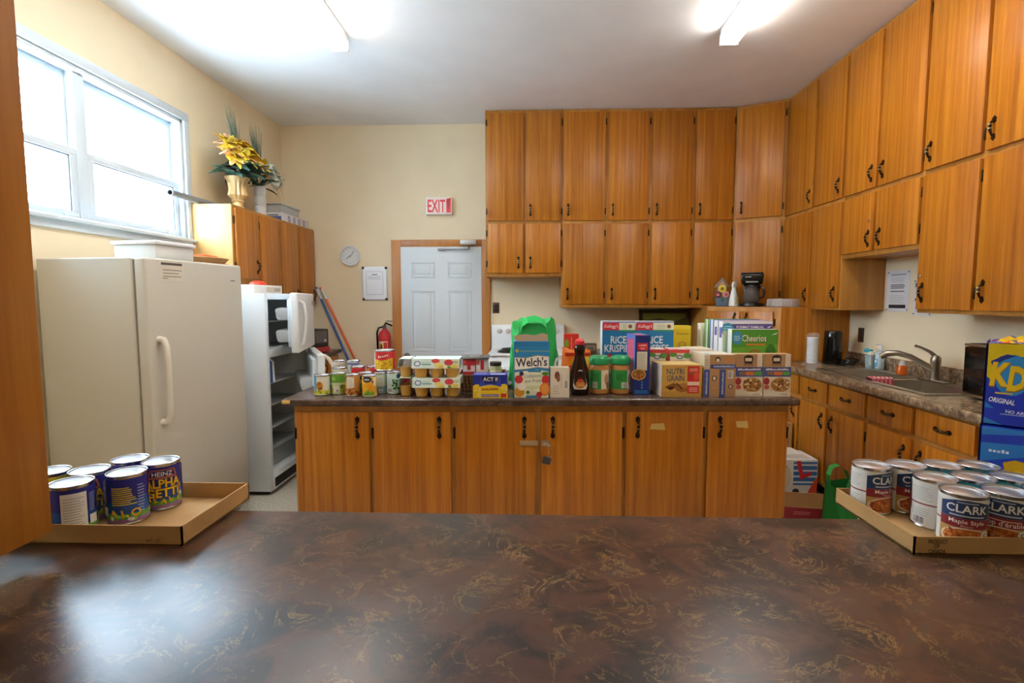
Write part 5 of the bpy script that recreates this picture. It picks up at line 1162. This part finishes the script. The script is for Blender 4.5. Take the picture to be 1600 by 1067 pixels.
# ------------------------------------------------------------------ floor beside the island
bc = T('shipping_carton', 'brown cardboard shipping carton on the floor by the corner base cabinet', 'box', (1.86, 4.10, 0), 0)
MB(M_CARD).box(-.19, .19, 0, .28, 0.0005, .47).build('box', bc, .003); MB(C('#e6e2da', .7)).prism([(-.19, .471), (.17, .471), (.12, .50), (-.15, .505)], .02, .25, 'y').build('paper_wad', bc, .004)
PR().rect(-.19, .215, .19, .24, '#c9a878').lines(.06, .17, .05, .16, 4, '#7a5a34', .5).rect(.10, .30, .16, .36, '#8a6a44').build('printed_front', bc, front())
wc = T('printed_carton', 'white carton with blue stripes and a red letter on the floor', 'box', (1.80, 3.72, 0), 0)
MB(C('#e3e3e0', .6)).box(-.22, .25, 0, .24, 0.0005, .295).build('box', wc, .003)
p = PR().rect(.08, .11, .245, .28, '#3f78b8')
for i in range(4): p.rect(.08, .125 + i * .042, .245, .138 + i * .042, '#dfe6ee')
p.poly([(.10, .285), (.13, .285), (.15, .19), (.20, .21), (.205, .18), (.13, .15)], '#d8303c').poly([(.16, .01), (.248, .01), (.248, .17), (.23, .15)], '#d84a2c').ell(-.02, .17, .09, .10, '#d9d2be').ell(-.08, .12, .05, .03, '#5a3a28').ell(.10, .06, .025, .025, '#2c2624').lines(-.05, .06, .235, .26, 1, '#8a8a80', .6)
p.build('printed_front', wc, front())
m = MB(C('#eceae6', .7)).prism([(-.20, .2955), (.22, .2955), (.15, .33), (.02, .325), (-.12, .345)], .03, .20, 'y'); m.build('loose_paper', wc, .004)
tc_ = T('carton_tray', 'open beige cardboard tray with a dark red edge on the floor', 'tray', (1.785, 3.40, 0), math.radians(-8))
w2, d2, hh = .24, .14, .125; k = .005
m = MB(M_CARDIN).box(-w2, w2, -d2, d2, 0.0005, k); m.box(-w2, w2, d2 - k, d2, k, hh).box(-w2, -w2 + k, -d2, d2 - k, k, hh).box(w2 - k, w2, -d2, d2 - k, k, hh).box(-w2 + k, w2 - k, -d2, -d2 + k, k, hh); m.build('tray', tc_)
PR().rect(-w2, .05, w2, hh, '#a8303c').lines(-.1, .02, .08, .105, 2, '#d87a7a', .5).rect(-w2, 0, w2, .05, '#c9a276').build('printed_front', tc_, plane((0, -d2, 0), (1, 0, 0), (0, -1, 0)))
gbg = soft_bag('shopping_bag', 'dark green reusable bag standing on the floor by the base cabinets', 'bag', (1.86, 3.05, 0), math.radians(20), .26, .17, .36, '#1f8a3c', .25)
for y in (-.06, .06):
    m = MB(C('#2fa34a', .6))
    P0 = [Vector(q) for q in ((-.08, y, .345), (-.075, y * 1.2, .40), (-.04, y * 1.4, .44), (.02, y * 1.5, .445), (.07, y * 1.3, .41), (.08, y, .345))]
    for i in range(len(P0) - 1):
        o = Vector((0, .014, .004)); m.poly([P0[i] - o, P0[i + 1] - o, P0[i + 1] + o, P0[i] + o])
    m.build('handle', gbg, 0, smooth=60)
p = PR()
for i in range(3): p.poly([(-.06 + i * .035, .10), (-.045 + i * .035, .09), (-.02 + i * .035, .20), (-.035 + i * .035, .22)], '#d6e6d2')
p.build('lettering', gbg, plane((0, -.096, 0), (1, 0, 0), (0, -1, 0)))

# ------------------------------------------------------------------ trays of cans on the serving counter
def card_tray(label, x0, x1, y0, y1, hgt, corner, prints):
    t = T('cardboard_tray', label, 'tray', (x0, y0, .9104))
    w, d, k = x1 - x0, y1 - y0, .0035
    MB(M_CARDIN).box(0, w, 0, d, 0, k).build('base', t)
    def wavy(L_):      # lower edge of the corrugated board
        n = int(L_ / .006); return [(L_ * i / n, .0012 if i % 2 else 0.0) for i in range(n + 1)]
    MB(M_CARD).prism(wavy(w) + [(w, hgt), (0, hgt)], 0, k, 'y').build('front_wall', t)
    MB(M_CARD).box(0, w, d - k, d, k, hgt).build('back_wall', t)
    MB(M_CARD).prism(wavy(d) + [(d, hgt), (0, hgt)], 0, k, 'x').build('side_wall', t)
    MB(M_CARD).prism(wavy(d) + [(d, hgt), (0, hgt)], w - k, w, 'x').build('side_wall', t)
    prints.build('print', t, front())
    return t
TB = .9104 + .0036
# left tray, macaroni letters
card_tray('open cardboard tray holding blue letter pasta cans', -1.34, -.732, 1.047, 1.311, .043, 'r', PR().text('EST. ST', .545, .008, .006, '#3a2c1c', w=.030, bold=.01).text('PRODUCT', .262, .028, .009, '#3a2c1c', w=.055, bold=.01).text('OF', .262, .018, .008, '#3a2c1c', w=.014, bold=.01).text('CANADA', .262, .006, .009, '#3a2c1c', w=.05, bold=.01))
GP = 'letter pasta cans in the cardboard tray'
def pasta_print(r, h):
    c = 2 * PI * r; p = PR(); q = c / 2
    p.rect(-q, .008, q, h - .009, '#2a2f96').poly([(-q, .008), (q, .008), (q, .055), (0, .065), (-q, .055)], '#2558b0').rect(-q, .008, q, .022, '#9a72b0')
    for u in [x * q / 7 - q for x in range(15)]: p.ell(u, .022, .010, .007, '#6ab04a', 10)
    # picture side centred at u=.0 ; text side at u=-.09
    p.poly([(-.030, h - .034), (-.026, h - .014), (.026, h - .014), (.031, h - .034), (.026, h - .036), (-.026, h - .036)], '#c86a4a').poly([(-.027, h - .032), (-.023, h - .0165), (.023, h - .0165), (.027, h - .032)], '#26286e').text('HEINZ', 0, h - .030, .011, '#f2f0f4', w=.042, bold=.012)
    for (s_, v, w) in (('ALPHA', h - .058, .070), ('GETTI', h - .0815, .062)):
        p.text(s_, .0014, v - .0012, .0205, '#7a4a1c', w=w + .006, bold=.028).text(s_, 0, v, .0205, '#f0c81c', w=w + .006, bold=.022)
    for i, ch in enumerate('TSALE'): p.text(ch, -.032 + i * .016, .020 + .003 * (i % 2), .011, '#e8b81c', bold=.03, rot=RND.uniform(-.3, .3))
    p.ell(.036, h - .062, .006, .006, '#b87a4a', 10).ell(.040, .035, .005, .006, '#d8e0ea', 10)
    # text side
    p.lines(-.112, -.066, .050, h - .024, 9, '#d6c94a', .5, .3)
    for i, ch in enumerate('ALO'): p.text(ch, -.108 + i * .020, .022, .017, '#e8b81c', bold=.03, rot=RND.uniform(-.3, .3))
    p.blobs(-.12, -.06, .016, .028, 8, ['#6ab04a', '#8ac85a', '#d8e0ea'], .006)
    # nutrition side
    p.rect(.066, .010, .108, h - .016, '#e8eaec').lines(.070, .104, .018, h - .022, 13, '#a9adb4', .25).lines(-.066 + .001, -.050, .03, h - .02, 10, '#aebce6', .35)
    p.rect(.112, .026, .128, .046, '#e8eaec').lines(.112, .138 if q > .138 else q, .055, h - .02, 10, '#8f9fd8', .5, .2)
    return p
LC = [((-1.008, 1.110), 'blue letter pasta can with its white nutrition panel turned outward', -2.05), ((-1.035, 1.200), 'blue letter pasta can standing between the nutrition panel can and its neighbour', -.55), ((-.940, 1.166), 'blue letter pasta can with yellow cooking text turned outward', 2.05), ((-1.008, 1.264), 'blue letter pasta can at the back of the tray', 1.2), ((-.920, 1.251), 'blue letter pasta can at the open end of the tray with its name showing', .05)]
LC[0] = ((-1.008, 1.094), LC[0][1], -2.15); LC[1] = ((-1.038, 1.176), LC[1][1], -.35)
HH = .117
for (x, y), lb, rot in LC:
    # the camera looks slightly from the side, turn labels toward it
    look = math.atan2(-y, -x) + PI / 2
    can_at(lb, (x, y, TB), look + rot, .0405, HH, '#2a2f96', pasta_print(.0405 * .985, HH), GP, strip=.006, n=40)
p = PR().rect(-.13, .075, .13, .108, '#d8c81e').lines(-.05, .05, .06, .072, 1, '#e6dc9a', .6, 0).ell(.04, .085, .014, .016, '#e6d83a').rect(-.13, .02, .13, .06, '#c8d0a0')
can_at('yellow topped can behind the hatch leaf', (-1.125, 1.165, TB), .3, .0405, HH, '#dfe0d0', p, strip=.006, n=40)
# right tray, beans
card_tray('open cardboard tray holding white bean cans', .785, 1.150, 1.062, 1.340, .038, 'l', PR().text('PRODUCT', .047, .024, .0085, '#2c2218', w=.038, bold=.012).text('OF', .045, .0145, .0085, '#2c2218', w=.012, bold=.012).text('CANADA', .046, .004, .0085, '#2c2218', w=.034, bold=.012))
def bean_print(r, h, fr=False):
    c = 2 * PI * r; p = PR(); q = c / 2
    p.rect(-q, .007, q, h - .009, '#e3e4e0')
    # brand front
    f = .047
    p.poly([(-f, .066), (f, .066), (f, .096), (.02, .103), (0, .105), (-.02, .103), (-f, .096)], '#27406f').text('CLARK', .0, .078, .0165, '#f3f3f0', w=.072, bold=.02).lines(-.03, .03, .070, .074, 1, '#c9d0dc', .7, 0).lines(-.018, .018, .098, .101, 1, '#b9c2d2', .7, 0)
    p.rect(-f, .046, f, .066, '#8e2b34').rect(-q, .055, -f, .058, '#8e2b34')
    if fr: p.text("sirop d'érable", 0, .049, .010, '#f3e6e0', w=.076, bold=.012).lines(-.03, .03, .059, .063, 1, '#d8a8a4', .7, 0)
    else: p.text('Maple Style', 0, .0555, .0085, '#f3e6e0', w=.06, bold=.012).text('Beans', 0, .0485, .005, '#e0b4ac', w=.020)
    p.rect(-f, .007, f, .046, '#b89a5a').ell(.0, .026, .044, .021, '#e8d8c4').ell(.002, .026, .041, .0185, '#b8642c').blobs(-.036, .038, .012, .041, 70, ['#c8743a', '#a8521c', '#d98a4a', '#8f4418'], .0042, inside=lambda u, v: (u / .040) ** 2 + ((v - .026) / .018) ** 2 < 1)
    p.ell(.033, .035, .0085, .009, '#eeeae2').text('C', .033, .031, .008, '#3a3a3a', bold=.03)
    # side
    p.lines(-.098, -.056, .066, .098, 7, '#b9bcbc', .3).lines(-.098, -.056, .030, .050, 4, '#b9bcbc', .3).bars(-.094, -.068, .010, .028)
    # other language side starts here
    p.rect(.075, .066, q, .098, '#27406f').rect(.075, .046, q, .066, '#8e2b34').ell(.108, .026, .03, .019, '#b8642c')
    p.ell(-.118, .05, .012, .02, '#8e2b34').rect(-q, .075, -.112, .098, '#27406f')
    return p
GBN = 'bean cans in the cardboard tray'
teal = lambda: PR().rect(-.13, .085, .13, .107, '#2f9aa8').rect(-.13, .007, .13, .05, '#e3e4e0').rect(-.05, .05, .05, .085, '#3aa8b4')
RC = [((.838, 1.286), 'white bean can with grey side text at the back corner of the tray', .95, 'b'), ((.924, 1.292), 'white bean can in the back row beside the corner can', .75, 'b'), ((1.010, 1.292), 'teal topped can in the back row of the bean tray', 0, 't'), ((1.097, 1.292), 'teal topped can behind the macaroni side of the bean tray', 0, 't'), ((.925, 1.200), 'white bean can with barcode side between the rows', 1.35, 'b'), ((1.012, 1.203), 'teal topped can in the middle row of the bean tray', 0, 't'), ((1.099, 1.204), 'teal topped can in the middle row beside another teal can', 0, 't'), ((.917, 1.112), 'white can with Maple Style lettering over a bean picture', .22, 'b'), ((1.006, 1.114), 'white bean can with French label in the front row', -.05, 'f'), ((1.094, 1.116), 'white bean can next to the French labelled can', .1, 'b')]
for (x, y), lb, rot, kd in RC:
    look = math.atan2(-y, -x) + PI / 2
    can_at(lb, (x, y, TB), look + rot, .0415, .115, '#e3e4e0', teal() if kd == 't' else bean_print(.0415 * .985, .115, kd == 'f'), GBN, strip=.006, n=40)
# macaroni multipacks on the return of the counter
def kd_pack(label, x, y, z, w, d, h, pr, topcol, top=True):
    t = T('macaroni_pack', label, 'macaroni pack', (x, y, z), math.radians(-43), 'macaroni packs')
    m = MB(C('#2137b4', .22)); nx, nz = 16, 12; vs = []
    def pt(u, v, s): return u, v
    m.box(0, w, 0, d, 0.0005, h); b = m.build('shrink_wrap', t, .012, 3)
    pr.build('printed_front', t, plane((0, 0, 0), (1, 0, 0), (0, -1, 0)))
    PR().rect(.0, 0, d, h, '#1e3cb0').poly([(0, h), (d, h), (d, h * .7), (d * .5, h * .62), (0, h * .7)], topcol).build('printed_side', t, plane((0, d, 0), (0, -1, 0), (-1, 0, 0)))
    if top:
        m = MB(); r2 = random.Random(5); nx, ny = 22, 9
        cols = ['#e2c21c', '#e6b01c', '#2137b4', '#e2c21c', '#f0d84a', '#d86a2c', '#d9dce8']
        gz = [[h - .006 + (.022 + r2.uniform(-.010, .016)) * min(1, 4 * min(i, nx - i, j + .6, ny - j + .6) / nx) for j in range(ny + 1)] for i in range(nx + 1)]
        vv = [[(w * i / nx + r2.uniform(-.004, .004), d * j / ny + r2.uniform(-.005, .005), gz[i][j]) for j in range(ny + 1)] for i in range(nx + 1)]
        cc = [[None] * ny for _ in range(nx)]
        for i in range(nx):
            for j in range(ny):
                k = int(2.6 + 2.2 * math.sin(i * .9 + j * .5) + 1.6 * math.sin(i * .37 - j * 1.1)) % 7
                m.poly([vv[i][j], vv[i + 1][j], vv[i + 1][j + 1], vv[i][j + 1]], C(cols[k], .22))
        m.build('crumpled_wrap', t, 0, smooth=60)
    return t
w, h = .30, .196
p = PR().rect(.004, .004, w - .004, h - .004, '#2440c0').poly([(.004, .10), (.10, .13), (.2, .12), (w - .004, .14), (w - .004, .175), (.15, .16), (.004, .15)], '#2f7fd0').poly([(.004, .17), (.12, .185), (w - .004, .18), (w - .004, .192), (.004, .192)], '#2f7fd0').text('8 BOX x 200 g', .020, .128, .009, '#dfe6f6', w=.04, al='l', bold=.02)
p.ell(.085, .05, .048, .055, '#aebbd8').poly([(.048, .105), (.07, .115), (.16, .10), (.17, .05), (.16, .01), (.09, .005), (.062, .04)], '#e2b01c')
p.ell(.11, .055, .045, .045, '#e2ac1a').ell(.12, .06, .028, .03, '#c98a14').ell(.085, .075, .024, .014, '#f0c83a').ell(.14, .03, .03, .02, '#eab82a').ell(.125, .085, .03, .012, '#f2d04a')
kd_pack('lower blue macaroni pack with pasta picture behind the bean cans', 1.172, 1.385, .911, w, .15, h, p, '#2f7fd0', False)
h = .215
p = PR().rect(.004, .004, w - .004, h - .004, '#2238b8').poly([(.004, .125), (.016, .115), (.03, .21), (.004, .211)], '#e2c21c').poly([(.004, .165), (.04, .185), (.09, .175), (.14, .15), (w - .004, .165), (w - .004, h - .004), (.004, h - .004)], '#e2c21c').ell(.052, .132, .034, .052, '#2f8fd4').poly([(.010, .165), (.035, .182), (.06, .183), (.035, .17), (.015, .15)], '#1c2a86')
p.text('K', .029, .104, .056, '#a8761c', w=.038, bold=.06, shear=.08).text('K', .028, .106, .056, '#ecc21e', w=.036, bold=.045, shear=.08).text('D', .061, .094, .058, '#a8761c', w=.036, bold=.06, shear=.08).text('D', .060, .096, .058, '#ecc21e', w=.034, bold=.045, shear=.08).lines(.022, .055, .083, .088, 1, '#d8b84a', .8, 0)
p.text('ORIGINAL', .010, .062, .012, '#eef0fa', w=.050, al='l', bold=.025, shear=.1, rot=-.10).text('NO ARTIFICIAL', .044, .036, .008, '#dfe4f6', w=.075, al='l', bold=.02, rot=-.06).rect(.034, .031, .12, .0325, '#cfd8f0').poly([(.004, .02), (.04, .004), (.004, .004)], '#2f7fd0').poly([(.004, .06), (.022, .045), (.004, .045)], '#2f7fd0')
kd_pack('upper yellow and blue macaroni pack with large yellow letters', 1.176, 1.387, .911 + .1965, w, .15, h, p, '#e2c21c', True)
